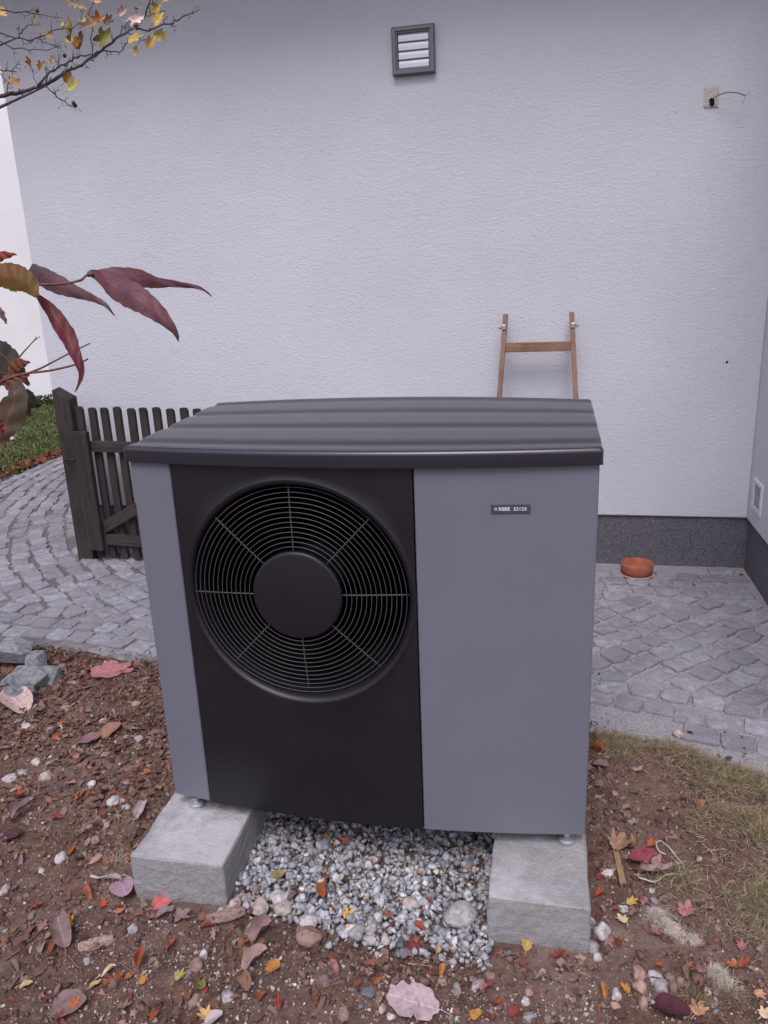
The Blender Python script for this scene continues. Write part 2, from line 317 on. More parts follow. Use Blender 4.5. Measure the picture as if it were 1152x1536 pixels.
HAWTHORN_BRANCHES = [
    ([(-0.382, 0.111, 1.968), (-0.287, 0.132, 1.976), (-0.263, 0.178, 1.99), (-0.248, 0.208, 2.005), (-0.201, 0.193, 2.005), (-0.143, 0.174, 2.018), (-0.119, 0.191, 2.034), (-0.112, 0.237, 2.055), (-0.082, 0.267, 2.086), (-0.044, 0.247, 2.093), (-0.009, 0.226, 2.099), (0.005, 0.247, 2.113), (0.003, 0.292, 2.136), (0.008, 0.303, 2.147), (0.041, 0.279, 2.158), (0.062, 0.265, 2.18), (0.057, 0.297, 2.217)], 0.0061, 0.0015),
    ([(-0.188, 0.139, 1.99), (-0.166, 0.147, 2.01), (-0.164, 0.192, 2.037), (-0.15, 0.224, 2.057), (-0.111, 0.209, 2.062), (-0.057, 0.183, 2.057), (-0.041, 0.196, 2.065), (-0.022, 0.241, 2.073), (-0.015, 0.262, 2.09), (0.008, 0.236, 2.089)], 0.0032, 0.001),
    ([(0.016, 0.267, 2.124), (0.044, 0.269, 2.119), (0.058, 0.314, 2.138), (0.072, 0.343, 2.149), (0.107, 0.327, 2.153), (0.151, 0.302, 2.155), (0.167, 0.314, 2.163)], 0.0027, 0.001),
    ([(-0.04, 0.284, 2.116), (-0.033, 0.289, 2.136), (-0.038, 0.33, 2.154), (-0.04, 0.359, 2.178)], 0.0019, 0.0009),
    ([(0.045, 0.256, 2.14), (0.06, 0.26, 2.148), (0.063, 0.301, 2.162), (0.07, 0.329, 2.176)], 0.0016, 0.0007),
    ([(0.02, 0.218, 2.102), (0.041, 0.218, 2.094), (0.036, 0.254, 2.095), (0.04, 0.279, 2.102)], 0.0014, 0.0007),
    ([(-0.163, 0.132, 1.987), (-0.143, 0.129, 1.969), (-0.145, 0.163, 1.961), (-0.137, 0.184, 1.953), (-0.106, 0.163, 1.944)], 0.002, 0.0009),
    ([(-0.318, 0.118, 2.122), (-0.234, 0.094, 2.094), (-0.187, 0.072, 2.076), (-0.17, 0.095, 2.075), (-0.163, 0.139, 2.09), (-0.133, 0.151, 2.107), (-0.088, 0.12, 2.096), (-0.055, 0.105, 2.091), (-0.052, 0.138, 2.11)], 0.0023, 0.0008),
    ([(-0.3, 0.11, 2.093), (-0.232, 0.086, 2.075), (-0.215, 0.095, 2.063), (-0.194, 0.14, 2.067), (-0.162, 0.159, 2.069), (-0.11, 0.136, 2.064)], 0.002, 0.0007),
    ([(-0.198, 0.109, 2.086), (-0.163, 0.086, 2.096), (-0.156, 0.1, 2.107), (-0.176, 0.141, 2.128)], 0.0014, 0.0007),
    ([(-0.268, 0.085, 2.151), (-0.201, 0.059, 2.129), (-0.154, 0.037, 2.114), (-0.138, 0.062, 2.117), (-0.131, 0.103, 2.124), (-0.102, 0.107, 2.117), (-0.061, 0.074, 2.103)], 0.002, 0.0007),
    ([(-0.212, 0.397, 2.26), (-0.175, 0.355, 2.208), (-0.14, 0.329, 2.186), (-0.138, 0.348, 2.179)], 0.002, 0.0011),
    ([(-0.131, 0.387, 2.249), (-0.132, 0.34, 2.206), (-0.145, 0.341, 2.19)], 0.0017, 0.0009),
    ([(-0.337, 0.144, 2.045), (-0.267, 0.12, 2.027), (-0.232, 0.098, 2.016), (-0.224, 0.119, 2.018)], 0.0023, 0.0011),
    ([(-0.246, 0.134, 2.027), (-0.215, 0.108, 2.03), (-0.212, 0.119, 2.036)], 0.0011, 0.0006),
    ([(-0.307, 0.189, 1.995), (-0.281, 0.166, 2.014), (-0.263, 0.145, 2.019)], 0.0016, 0.0009),
    ([(-0.29, 0.151, 2.034), (-0.258, 0.116, 2.007), (-0.24, 0.088, 1.992)], 0.0013, 0.0006),
    ([(-0.178, 0.163, 2.098), (-0.154, 0.128, 2.079), (-0.111, 0.105, 2.061), (-0.104, 0.126, 2.06)], 0.0014, 0.0007),
    ([(-0.169, 0.212, 2.043), (-0.151, 0.185, 2.053), (-0.137, 0.163, 2.058)], 0.0013, 0.0006),
    ([(-0.221, 0.191, 2.009), (-0.21, 0.163, 2.021), (-0.194, 0.141, 2.028)], 0.001, 0.0006),
    ([(-0.125, 0.2, 2.051), (-0.103, 0.173, 2.06), (-0.107, 0.186, 2.074)], 0.0013, 0.0006),
    ([(-0.109, 0.224, 2.049), (-0.077, 0.191, 2.029)], 0.0013, 0.0007),
    ([(-0.088, 0.237, 2.076), (-0.074, 0.213, 2.098), (-0.079, 0.23, 2.128), (-0.109, 0.271, 2.156)], 0.0015, 0.0009),
    ([(-0.143, 0.209, 2.026), (-0.111, 0.177, 2.009)], 0.0012, 0.0006),
    ([(-0.18, 0.111, 2.08), (-0.151, 0.078, 2.062), (-0.153, 0.088, 2.065)], 0.001, 0.0006),
    ([(0.069, 0.311, 2.138), (0.089, 0.283, 2.143), (0.091, 0.295, 2.15)], 0.0012, 0.0006),
    ([(0.082, 0.315, 2.14), (0.111, 0.282, 2.122), (0.112, 0.293, 2.129)], 0.001, 0.0006),
    ([(0.096, 0.32, 2.148), (0.108, 0.289, 2.15)], 0.001, 0.0004),
    ([(0.137, 0.334, 2.165), (0.155, 0.304, 2.165)], 0.001, 0.0004),
    ([(-0.156, 0.195, 2.024), (-0.127, 0.169, 2.029), (-0.136, 0.18, 2.042)], 0.0012, 0.0006),
    ([(-0.142, 0.156, 1.954), (-0.119, 0.123, 1.941)], 0.0009, 0.0004),
    ([(-0.255, 0.173, 1.985), (-0.234, 0.139, 1.97)], 0.0012, 0.0006),
]

HAWTHORN_LEAVES = [
    (-0.177, 0.114, 2.032, 0.0321, 'amber'),
    (-0.182, 0.156, 2.033, 0.0224, 'peachyellow'),
    (-0.179, 0.206, 2.056, 0.0192, 'peachyellow'),
    (-0.229, 0.113, 1.996, 0.0256, 'tanyellow'),
    (-0.134, 0.18, 2.009, 0.0224, 'amber'),
    (-0.083, 0.116, 1.972, 0.0288, 'oliveyellow'),
    (-0.146, 0.146, 1.974, 0.0208, 'oliveyellow'),
    (-0.222, 0.229, 2.163, 0.0321, 'yellow'),
    (-0.153, 0.161, 2.098, 0.0224, 'peachyellow'),
    (-0.143, 0.217, 2.136, 0.0192, 'straw'),
    (-0.074, 0.172, 2.149, 0.0224, 'straw'),
    (-0.106, 0.194, 2.104, 0.0449, 'yellow'),
    (-0.11, 0.234, 2.098, 0.0385, 'amber'),
    (-0.084, 0.168, 2.071, 0.0256, 'amber'),
    (-0.093, 0.229, 2.14, 0.0417, 'tanyellow'),
    (-0.05, 0.165, 2.108, 0.0288, 'tan'),
    (-0.053, 0.213, 2.13, 0.0353, 'amber'),
    (-0.054, 0.261, 2.145, 0.0224, 'tan'),
    (-0.029, 0.185, 2.088, 0.0385, 'olivegreen'),
    (-0.13, 0.207, 2.093, 0.0224, 'yellow'),
    (0.025, 0.19, 2.135, 0.0224, 'palepink'),
    (0.038, 0.233, 2.129, 0.0321, 'palecream'),
    (0.025, 0.273, 2.129, 0.0288, 'amber'),
    (0.043, 0.197, 2.078, 0.0321, 'yellow'),
    (0.031, 0.233, 2.065, 0.0256, 'yellow'),
    (0.091, 0.182, 2.064, 0.0256, 'yellow'),
    (0.09, 0.234, 2.093, 0.0288, 'oliveyellow'),
    (0.064, 0.293, 2.166, 0.0321, 'yellow'),
    (0.098, 0.222, 2.12, 0.0288, 'yellow'),
    (0.032, 0.264, 2.164, 0.0208, 'oliveyellow'),
    (0.127, 0.219, 2.159, 0.0224, 'peach'),
    (-0.274, 0.174, 2.158, 0.0224, 'peachyellow'),
    (-0.309, 0.218, 2.186, 0.016, 'straw'),
    (-0.109, 0.194, 2.174, 0.0224, 'tan'),
    (-0.067, 0.249, 2.185, 0.016, 'peachyellow'),
]

HAWTHORN_BERRIES = [
    (-0.128, 0.175, 2.058),
    (-0.155, 0.131, 2.142),
    (-0.111, 0.157, 1.951),
    (-0.113, 0.166, 1.948),
]

SHRUB_LEAVES = [
    ('redmauve', [[(0.581, -1.0148, 1.5371, 0.0019), (0.5952, -1.0184, 1.5329, 0.0064), (0.6164, -1.0276, 1.5225, 0.0107), (0.6402, -1.0364, 1.5117, 0.0117), (0.6592, -1.0412, 1.4999, 0.0104), (0.6714, -1.0421, 1.4882, 0.008), (0.6765, -1.0385, 1.4788, 0.0043), (0.6761, -1.0356, 1.4713, 0.0006)], [(0.5863, -1.009, 1.5351, 0.0032), (0.6089, -0.9996, 1.5323, 0.0084), (0.6229, -0.9868, 1.5291, 0.0092), (0.6316, -0.97, 1.5254, 0.0067), (0.641, -0.9527, 1.5229, 0.0041), (0.6532, -0.9402, 1.5202, 0.0028), (0.6648, -0.9392, 1.5151, 0.0017), (0.6724, -0.9395, 1.5089, 0.0004)]]),
    ('greymauve', [[(0.533, -1.0343, 1.5428, 0.005), (0.5423, -1.0246, 1.5326, 0.0096), (0.552, -1.0143, 1.5247, 0.0097), (0.5621, -1.0035, 1.5178, 0.0066), (0.5726, -0.9927, 1.5108, 0.004), (0.5825, -0.9924, 1.5046, 0.0023), (0.5905, -0.9937, 1.4948, 0.0004)]]),
    ('olivered', [[(0.5212, -1.08, 1.5414, 0.006), (0.533, -1.0784, 1.538, 0.0119), (0.5447, -1.0769, 1.5347, 0.0131), (0.5565, -1.076, 1.5291, 0.009), (0.5661, -1.0777, 1.5167, 0.0018)]]),
    ('darkred', [[(0.5532, -1.0589, 1.5178, 0.0012), (0.568, -1.065, 1.5045, 0.0049), (0.5815, -1.0719, 1.4897, 0.0067), (0.5931, -1.0792, 1.4752, 0.0072), (0.6022, -1.0869, 1.461, 0.006), (0.606, -1.0899, 1.4483, 0.0042), (0.6039, -1.0932, 1.4392, 0.0021), (0.6005, -1.0956, 1.4336, 0.0004)]]),
    ('redorange', [[(0.5465, -1.1142, 1.551, 0.0079), (0.5576, -1.1118, 1.5511, 0.0056), (0.5669, -1.1096, 1.5518, 0.0034), (0.574, -1.1081, 1.5515, 0.0003)]]),
    ('darkgreen', [[(0.4379, -0.9923, 1.4681, 0.0098), (0.4586, -1.0005, 1.4616, 0.0138), (0.4791, -1.0103, 1.45, 0.0123), (0.4887, -1.0119, 1.4378, 0.0068), (0.4955, -1.0129, 1.4297, 0.0014)], [(0.4559, -1.0174, 1.4431, 0.0136), (0.4728, -1.0239, 1.4449, 0.0148), (0.4875, -1.0319, 1.443, 0.0106), (0.4942, -1.0325, 1.4364, 0.0027)]]),
    ('brownorange', [[(0.4874, -1.03, 1.4494, 0.0053), (0.4991, -1.0316, 1.4533, 0.0073), (0.5095, -1.0344, 1.4541, 0.0046), (0.5153, -1.0329, 1.4551, 0.0007)]]),
    ('greenbrown', [[(0.5063, -1.0505, 1.4386, 0.0052), (0.5145, -1.0625, 1.4286, 0.0109), (0.5122, -1.0671, 1.4152, 0.0141), (0.5063, -1.0728, 1.4008, 0.0128), (0.4991, -1.0787, 1.3864, 0.0077), (0.4931, -1.0837, 1.3744, 0.0026)]]),
    ('darkgreen', [[(0.4877, -1.0165, 1.4235, 0.0068), (0.4945, -1.0175, 1.4154, 0.0095), (0.5026, -1.0168, 1.4118, 0.0055), (0.5099, -1.0149, 1.4128, 0.0007)], [(0.4798, -1.0087, 1.4197, 0.0055), (0.4854, -1.0116, 1.4063, 0.0097), (0.4896, -1.0127, 1.3995, 0.0041), (0.4937, -1.0119, 1.3993, 0.0007)]]),
    ('darkgreen', [[(0.4665, -1.0049, 1.4067, 0.0056), (0.4722, -1.0065, 1.3971, 0.0056), (0.4765, -1.0083, 1.3883, 0.0007)]]),
    ('redbrown', [[(0.5321, -1.117, 1.4125, 0.0036), (0.5357, -1.1183, 1.4055, 0.0036), (0.5382, -1.1196, 1.3997, 0.0006)]]),
    ('greymauve', [[(0.4998, -1.0518, 1.5091, 0.0038), (0.5061, -1.052, 1.504, 0.0032), (0.5125, -1.054, 1.4929, 0.0005)]]),
    ('brownorange', [[(0.49, -1.0442, 1.436, 0.0079), (0.4995, -1.0413, 1.4388, 0.0079), (0.5085, -1.0387, 1.4409, 0.0053), (0.5149, -1.0366, 1.4432, 0.0007)]]),
]

SHRUB_STEMS = [
    ([(0.4105, -1.073, 1.3985), (0.4614, -1.0545, 1.4228), (0.4867, -1.0445, 1.4374), (0.4995, -1.0403, 1.4419), (0.5123, -1.0367, 1.4445), (0.5347, -1.0314, 1.4461), (0.5571, -1.0252, 1.4502), (0.5667, -1.0223, 1.453), (0.5711, -1.0204, 1.4559)], 0.00197, 0.00079),
    ([(0.5005, -1.0186, 1.4425), (0.5136, -1.0143, 1.4471), (0.5286, -1.0089, 1.4542), (0.5449, -1.003, 1.4619), (0.5612, -0.9972, 1.469)], 0.00108, 0.00061),
    ([(0.4858, -1.0192, 1.4508), (0.4935, -1.0145, 1.4608), (0.5051, -1.0082, 1.4732), (0.5083, -1.0061, 1.4776)], 0.00094, 0.00047),
    ([(0.5051, -1.0082, 1.4732), (0.5116, -1.0055, 1.4775)], 0.00054, 0.00034),
    ([(0.4319, -1.0657, 1.5119), (0.4685, -1.0523, 1.5297), (0.5056, -1.0447, 1.5282), (0.5401, -1.0374, 1.5274), (0.5611, -1.0329, 1.5271), (0.5796, -1.0282, 1.5294), (0.5869, -1.0249, 1.5351)], 0.00164, 0.00114),
    ([(0.584, -1.0201, 1.5352), (0.5889, -1.0193, 1.5344)], 0.00286, 0.00191),
]

SHRUB_ROOT = [
    (0.432, -1.066, 1.512),
    (0.411, -1.073, 1.398),
]


# ------------------------------------------------------------------ material helpers
class NT:
    def __init__(s, m): s.t = m.node_tree; s.n = s.t.nodes; s.b = s.n['Principled BSDF']
    def new(s, ty, **kw):
        n = s.n.new(ty)
        for k, v in kw.items(): setattr(n, k, v)
        return n
    def link(s, a, b): s.t.links.new(a, b)
    def noise(s, scale, detail=4, rough=.6, vec=None, dim=None):
        n = s.new('ShaderNodeTexNoise'); n.inputs['Scale'].default_value = scale; n.inputs['Detail'].default_value = detail
        n.inputs['Roughness'].default_value = rough
        if vec is not None: s.link(vec, n.inputs['Vector'])
        return n
    def ramp(s, fac, stops):
        r = s.new('ShaderNodeValToRGB'); e = r.color_ramp.elements
        while len(e) > 1: e.remove(e[-1])
        e[0].position = stops[0][0]; e[0].color = (*stops[0][1], 1)
        for p, c in stops[1:]: x = e.new(p); x.color = (*c, 1)
        s.link(fac, r.inputs[0]); return r.outputs[0]
    def mix(s, f, a, b, mode='MIX'):
        m = s.new('ShaderNodeMix', data_type='RGBA', blend_type=mode)
        for i, v in ((0, f), (6, a), (7, b)):
            if hasattr(v, 'links') or hasattr(v, 'is_linked'): s.link(v, m.inputs[i])
            elif i == 0: m.inputs[0].default_value = v
            else: m.inputs[i].default_value = (*v, 1)
        return m.outputs[2]
    def bump(s, h, strength=.3, dist=.01, prev=None):
        b = s.new('ShaderNodeBump'); b.inputs['Strength'].default_value = strength; b.inputs['Distance'].default_value = dist
        s.link(h, b.inputs['Height'])
        if prev is not None: s.link(prev, b.inputs['Normal'])
        s.link(b.outputs[0], s.b.inputs['Normal']); return b.outputs[0]
def mat(name, color=(.5, .5, .5), rough=.8, metal=0, spec=.5):
    m = bpy.data.materials.new(name); m.use_nodes = True; t = NT(m)
    t.b.inputs['Base Color'].default_value = (*color, 1); t.b.inputs['Roughness'].default_value = rough
    t.b.inputs['Metallic'].default_value = metal; t.b.inputs['Specular IOR Level'].default_value = spec
    return m, t
def pos(t, scale=(1, 1, 1), obj=False):
    if obj: v = t.new('ShaderNodeTexCoord').outputs['Object']
    else: v = t.new('ShaderNodeNewGeometry').outputs['Position']
    mp = t.new('ShaderNodeMapping'); mp.inputs['Scale'].default_value = scale; t.link(v, mp.inputs[0]); return mp.outputs[0]

def m_stucco():
    m, t = mat('white_textured_render', (.66, .66, .69), .92, spec=.2)
    v = pos(t, (1, 1, 1.3))
    n1 = t.noise(84, 3, .6, v); n2 = t.noise(190, 2, .5, v); n3 = t.noise(1.3, 5, .6, v); n4 = t.noise(7, 6, .7, v)
    c = t.ramp(n3.outputs[0], [(.3, (.545, .552, .585)), (.7, (.60, .605, .635))])
    c2 = t.mix(t.ramp(n4.outputs[0], [(.30, (0, 0, 0)), (.75, (.18, .18, .18))]), c, (.56, .555, .575))
    pits = t.ramp(n1.outputs[0], [(.22, (1, 1, 1)), (.33, (0, 0, 0))])
    c3 = t.mix(pits, c2, (.38, .375, .40))
    t.link(c3, t.b.inputs['Base Color'])
    a = t.bump(n1.outputs[0], .38, .011); t.bump(n2.outputs[0], .25, .004, a)
    return m
def m_plinth():
    m, t = mat('dark_grey_plinth_render', (.12, .115, .13), .95, spec=.2)
    v = pos(t); n = t.noise(260, 3, .6, v); n2 = t.noise(6, 5, .6, v)
    c = t.ramp(n.outputs[0], [(.32, (.045, .043, .05)), (.5, (.12, .115, .13)), (.68, (.25, .24, .27))])
    c2 = t.mix(t.ramp(n2.outputs[0], [(.4, (0, 0, 0)), (.7, (.35, .35, .35))]), c, (.15, .14, .15))
    t.link(c2, t.b.inputs['Base Color']); t.bump(n.outputs[0], .6, .006); return m
def m_paint(name, col, rough=.42, spec=.5, metal=0, dust=.10):
    m, t = mat(name, col, rough, spec=spec, metal=metal)
    v = pos(t); n = t.noise(900, 1, .5, v); n2 = t.noise(5, 5, .6, v)
    c = t.mix(n2.outputs[0], tuple(x * .93 for x in col), tuple(min(1, x * 1.07) for x in col))
    # faint settled dust
    d = t.noise(26, 6, .7, v)
    c = t.mix(t.ramp(d.outputs[0], [(.55, (0, 0, 0)), (.8, (dust,) * 3)]), c, tuple(x * .8 + .05 for x in col))
    t.link(c, t.b.inputs['Base Color'])
    t.link(t.ramp(n2.outputs[0], [(.3, (rough - .06,) * 3), (.7, (rough + .08,) * 3)]), t.b.inputs['Roughness'])
    t.bump(n.outputs[0], .05, .0006); return m
def m_concrete():
    m, t = mat('cast_concrete', (.3, .3, .3), .93, spec=.25)
    v = pos(t); n = t.noise(19, 9, .8, v); f = t.noise(260, 5, .8, v); p = t.noise(75, 3, .6, v); b = t.noise(5, 4, .6, v)
    c = t.ramp(n.outputs[0], [(.26, (.27, .26, .25)), (.5, (.36, .35, .345)), (.74, (.44, .43, .43))])
    c = t.mix(t.ramp(f.outputs[0], [(.38, (.75, .75, .75)), (.58, (0, 0, 0))]), c, (.22, .21, .205))
    pits = t.ramp(p.outputs[0], [(.24, (1, 1, 1)), (.31, (0, 0, 0))])
    c = t.mix(pits, c, (.11, .10, .10))
    # pale efflorescence patches on the trowelled top
    g = t.new('ShaderNodeNewGeometry'); sp = t.new('ShaderNodeSeparateXYZ'); t.link(g.outputs['Normal'], sp.inputs[0])
    up = t.ramp(sp.outputs[2], [(.75, (0, 0, 0)), (.95, (1, 1, 1))])
    patch = t.mix(1.0, up, t.ramp(b.outputs[0], [(.42, (0, 0, 0)), (.56, (.65, .65, .65))]), 'MULTIPLY')
    c = t.mix(patch, c, (.55, .54, .55))
    t.link(c, t.b.inputs['Base Color'])
    a = t.bump(n.outputs[0], .35, .012); a = t.bump(f.outputs[0], .7, .003, a); t.bump(p.outputs[0], .5, .006, a)
    return m
def m_cobble():
    m, t = mat('grey_granite_sett', (.3, .3, .3), .85, spec=.3)
    v = pos(t); o = t.new('ShaderNodeObjectInfo')
    n = t.noise(330, 3, .7, v); b = t.noise(22, 5, .7, v); at = t.new('ShaderNodeAttribute', attribute_name='tint')
    c = t.ramp(n.outputs[0], [(.28, (.12, .115, .13)), (.48, (.29, .285, .315)), (.72, (.50, .49, .53))])
    c = t.mix(1.0, c, at.outputs['Color'], 'MULTIPLY')
    c = t.mix(t.ramp(b.outputs[0], [(.40, (.7, .7, .7)), (.60, (0, 0, 0))]), c, (.22, .205, .215))
    c = t.mix(t.ramp(b.outputs[0], [(.58, (0, 0, 0)), (.75, (.5, .5, .5))]), c, (.45, .44, .47)); w_ = t.noise(2.6, 7, .75, v); c = t.mix(t.ramp(w_.outputs[0], [(.46, (0, 0, 0)), (.62, (.55, .55, .55))]), c, t.mix(1.0, c, (.62, .61, .62), 'MULTIPLY'))
    t.link(c, t.b.inputs['Base Color'])
    a = t.bump(b.outputs[0], .6, .012); t.bump(n.outputs[0], .35, .002, a); return m
def m_mortar():
    m, t = mat('sandy_joint_mortar', (.3, .3, .3), .95, spec=.2)
    v = pos(t); n = t.noise(170, 5, .7, v); b = t.noise(3.2, 5, .65, v); k = t.noise(30, 5, .7, v)
    c = t.ramp(n.outputs[0], [(.3, (.15, .14, .14)), (.5, (.29, .275, .285)), (.7, (.43, .415, .43))])
    # dark wet and mossy stretches of joint, more of them to the left of the gate
    g = t.new('ShaderNodeNewGeometry'); sp = t.new('ShaderNodeSeparateXYZ'); t.link(g.outputs['Position'], sp.inputs[0])
    mr = t.new('ShaderNodeMapRange'); mr.inputs[1].default_value = 1.2; mr.inputs[2].default_value = -1.6; mr.inputs[3].default_value = -.12; mr.inputs[4].default_value = .17
    t.link(sp.outputs[0], mr.inputs[0]); ad = t.new('ShaderNodeMath', operation='ADD'); t.link(b.outputs[0], ad.inputs[0]); t.link(mr.outputs[0], ad.inputs[1])
    c = t.mix(t.ramp(ad.outputs[0], [(.52, (0, 0, 0)), (.66, (.7, .7, .7))]), c, (.075, .066, .058))
    c = t.mix(t.ramp(k.outputs[0], [(.6, (0, 0, 0)), (.75, (.6, .6, .6))]), c, (.15, .12, .10))
    t.link(c, t.b.inputs['Base Color']); a = t.bump(k.outputs[0], .4, .01); t.bump(n.outputs[0], .5, .004, a); return m
def m_soil():
    m, t = mat('brown_loamy_soil', (.1, .06, .05), .97, spec=.15)
    v = pos(t); n = t.noise(24, 8, .75, v); f = t.noise(210, 4, .7, v); b = t.noise(2.6, 5, .6, v); q = t.noise(120, 2, .5, v)
    c = t.ramp(n.outputs[0], [(.28, (.068, .038, .029)), (.5, (.160, .096, .073)), (.72, (.285, .190, .150))])
    c = t.mix(t.ramp(f.outputs[0], [(.35, (.6, .6, .6)), (.55, (0, 0, 0))]), c, (.085, .052, .044))
    c = t.mix(t.ramp(b.outputs[0], [(.48, (0, 0, 0)), (.66, (.6, .6, .6))]), c, (.29, .20, .17))
    c = t.mix(t.ramp(q.outputs[0], [(.64, (0, 0, 0)), (.71, (.7, .7, .7))]), c, (.42, .36, .33))
    t.link(c, t.b.inputs['Base Color']); a = t.bump(n.outputs[0], .7, .02); t.bump(f.outputs[0], .7, .005, a); return m
def m_tint(name, rough=.8, amp=.25, nscale=60, bump=.3, spec=.3, obj=False, dirt=None):
    """colour comes from the piece itself (colour attribute), broken up with fine noise"""
    m, t = mat(name, rough=rough, spec=spec); v = pos(t)
    at = t.new('ShaderNodeAttribute', attribute_name='tint'); n = t.noise(nscale, 5, .65, v)
    c = t.mix(1.0, at.outputs['Color'], t.ramp(n.outputs[0], [(.25, (1 - amp * 1.6,) * 3), (.5, (1, 1, 1)), (.75, (1 + amp,) * 3)]), 'MULTIPLY')
    if dirt:
        k = t.noise(48, 6, .75, v); c = t.mix(t.ramp(k.outputs[0], [(.50, (0, 0, 0)), (.66, (.75, .75, .75))]), c, dirt)
    t.link(c, t.b.inputs['Base Color']); t.bump(n.outputs[0], bump, .004); return m
def m_leaf():
    m, t = mat('dry_autumn_leaf', rough=.75, spec=.3); o = t.new('ShaderNodeObjectInfo'); v = pos(t)
    uvm = t.new('ShaderNodeTexCoord'); sp = t.new('ShaderNodeSeparateXYZ'); t.link(uvm.outputs['UV'], sp.inputs[0])
    n = t.noise(55, 6, .7, v); n2 = t.noise(300, 3, .6, v)
    c = t.mix(1.0, o.outputs['Color'], t.ramp(n.outputs[0], [(.28, (.50, .45, .42)), (.48, (.95, .95, .95)), (.75, (1.25, 1.22, 1.2))]), 'MULTIPLY')
    # veins: midrib along u plus ribs slanting off it
    ab = t.new('ShaderNodeMath', operation='ABSOLUTE'); t.link(sp.outputs[1], ab.inputs[0])
    ml = t.new('ShaderNodeMath', operation='MULTIPLY_ADD'); t.link(ab.outputs[0], ml.inputs[0]); ml.inputs[1].default_value = -.9; t.link(sp.outputs[0], ml.inputs[2])
    sn = t.new('ShaderNodeMath', operation='MULTIPLY'); t.link(ml.outputs[0], sn.inputs[0]); sn.inputs[1].default_value = 44
    s2 = t.new('ShaderNodeMath', operation='SINE'); t.link(sn.outputs[0], s2.inputs[0])
    ribs = t.ramp(s2.outputs[0], [(.90, (0, 0, 0)), (.99, (.45, .45, .45))]); mid = t.ramp(ab.outputs[0], [(.008, (.7, .7, .7)), (.02, (0, 0, 0))])
    vn = t.mix(1.0, ribs, mid, 'ADD')
    c = t.mix(vn, c, t.mix(1.0, c, (1.5, 1.45, 1.35), 'MULTIPLY'))
    t.link(c, t.b.inputs['Base Color']); a = t.bump(n2.outputs[0], .3, .002)
    t.b.inputs['Subsurface Weight'].default_value = 0
    bm = t.new('ShaderNodeBump'); bm.inputs['Strength'].default_value = .5; bm.inputs['Distance'].default_value = .001; t.link(vn, bm.inputs['Height']); t.link(a, bm.inputs['Normal']); t.link(bm.outputs[0], t.b.inputs['Normal'])
    return m
def m_wood(name, dark, light, scale=18, axis=2, rough=.8, grain=1.0):
    m, t = mat(name, rough=rough, spec=.25); sc = [scale] * 3; sc[axis] = scale * .06
    v = pos(t, tuple(sc), obj=True); n = t.noise(6, 5, .6, v); n2 = t.noise(22, 3, .6, v); b = t.noise(3, 4, .6, pos(t))
    c = t.ramp(n.outputs[0], [(.3, dark), (.7, light)])
    c = t.mix(t.ramp(n2.outputs[0], [(.35, (.6 * grain,) * 3), (.55, (0, 0, 0))]), c, tuple(x * .5 for x in dark))
    c = t.mix(t.ramp(b.outputs[0], [(.45, (0, 0, 0)), (.7, (.4, .4, .4))]), c, tuple(x * 1.25 for x in light))
    t.link(c, t.b.inputs['Base Color']); t.bump(n2.outputs[0], .35, .002); return m

STUCCO = m_stucco(); PLINTH = m_plinth(); CONC = m_concrete(); COBBLE = m_cobble(); MORTAR = m_mortar(); SOIL = m_soil()
GREY = m_paint('grey_coated_steel', (.152, .156, .188), .34)
DARK = m_paint('anthracite_coated_steel', (.0115, .0098, .0140), .40, .45)
COVER = m_paint('anthracite_cover_paint', (.020, .0185, .027), .32, .6, dust=.01); _c = COVER.node_tree.nodes['Principled BSDF']; [COVER.node_tree.links.remove(l) for l in list(COVER.node_tree.links) if l.to_node == _c]; _c.inputs['Coat Weight'].default_value = .35; _c.inputs['Coat Roughness'].default_value = .22; _c.inputs['Coat IOR'].default_value = 1.5
BLACK = m_paint('black_plastic', (.0025, .0025, .003), .7, .2, dust=.004)
WIRE = m_paint('grey_coated_wire', (.062, .059, .060), .45)
ZINC = m_paint('zinc_plated_steel', (.50, .50, .53), .38, metal=.75)
LEAF = m_leaf(); PEB = m_tint('pebble_stone', .9, .30, 70, .5, spec=.2, dirt=(.17, .115, .09)); LITTER = m_tint('leaf_litter', .85, .3, 120, .3)
ROCK = m_tint('quarry_rock', .9, .45, 55, .8); GRAVELM = m_tint('crushed_grey_stone', .85, .35, 130, .4)
BLADE = m_tint('grass_blade', .8, .25, 40, .1)
GATEW = m_wood('weathered_dark_wood', (.022, .017, .017), (.058, .047, .044), 14, 2, .85)
LADW = m_wood('oiled_brown_wood', (.17, .090, .058), (.33, .195, .135), 16, 2, .6)
BARKM = m_tint('tree_bark', .9, .35, 160, .5)
TERRA = mat('terracotta', (.42, .115, .05), .8, spec=.25)[0]
def terr():
    t = NT(TERRA); v = pos(t); n = t.noise(30, 5, .6, v)
    t.link(t.ramp(n.outputs[0], [(.3, (.28, .085, .050)), (.7, (.40, .140, .085))]), t.b.inputs['Base Color']); t.bump(n.outputs[0], .1, .003)
terr()

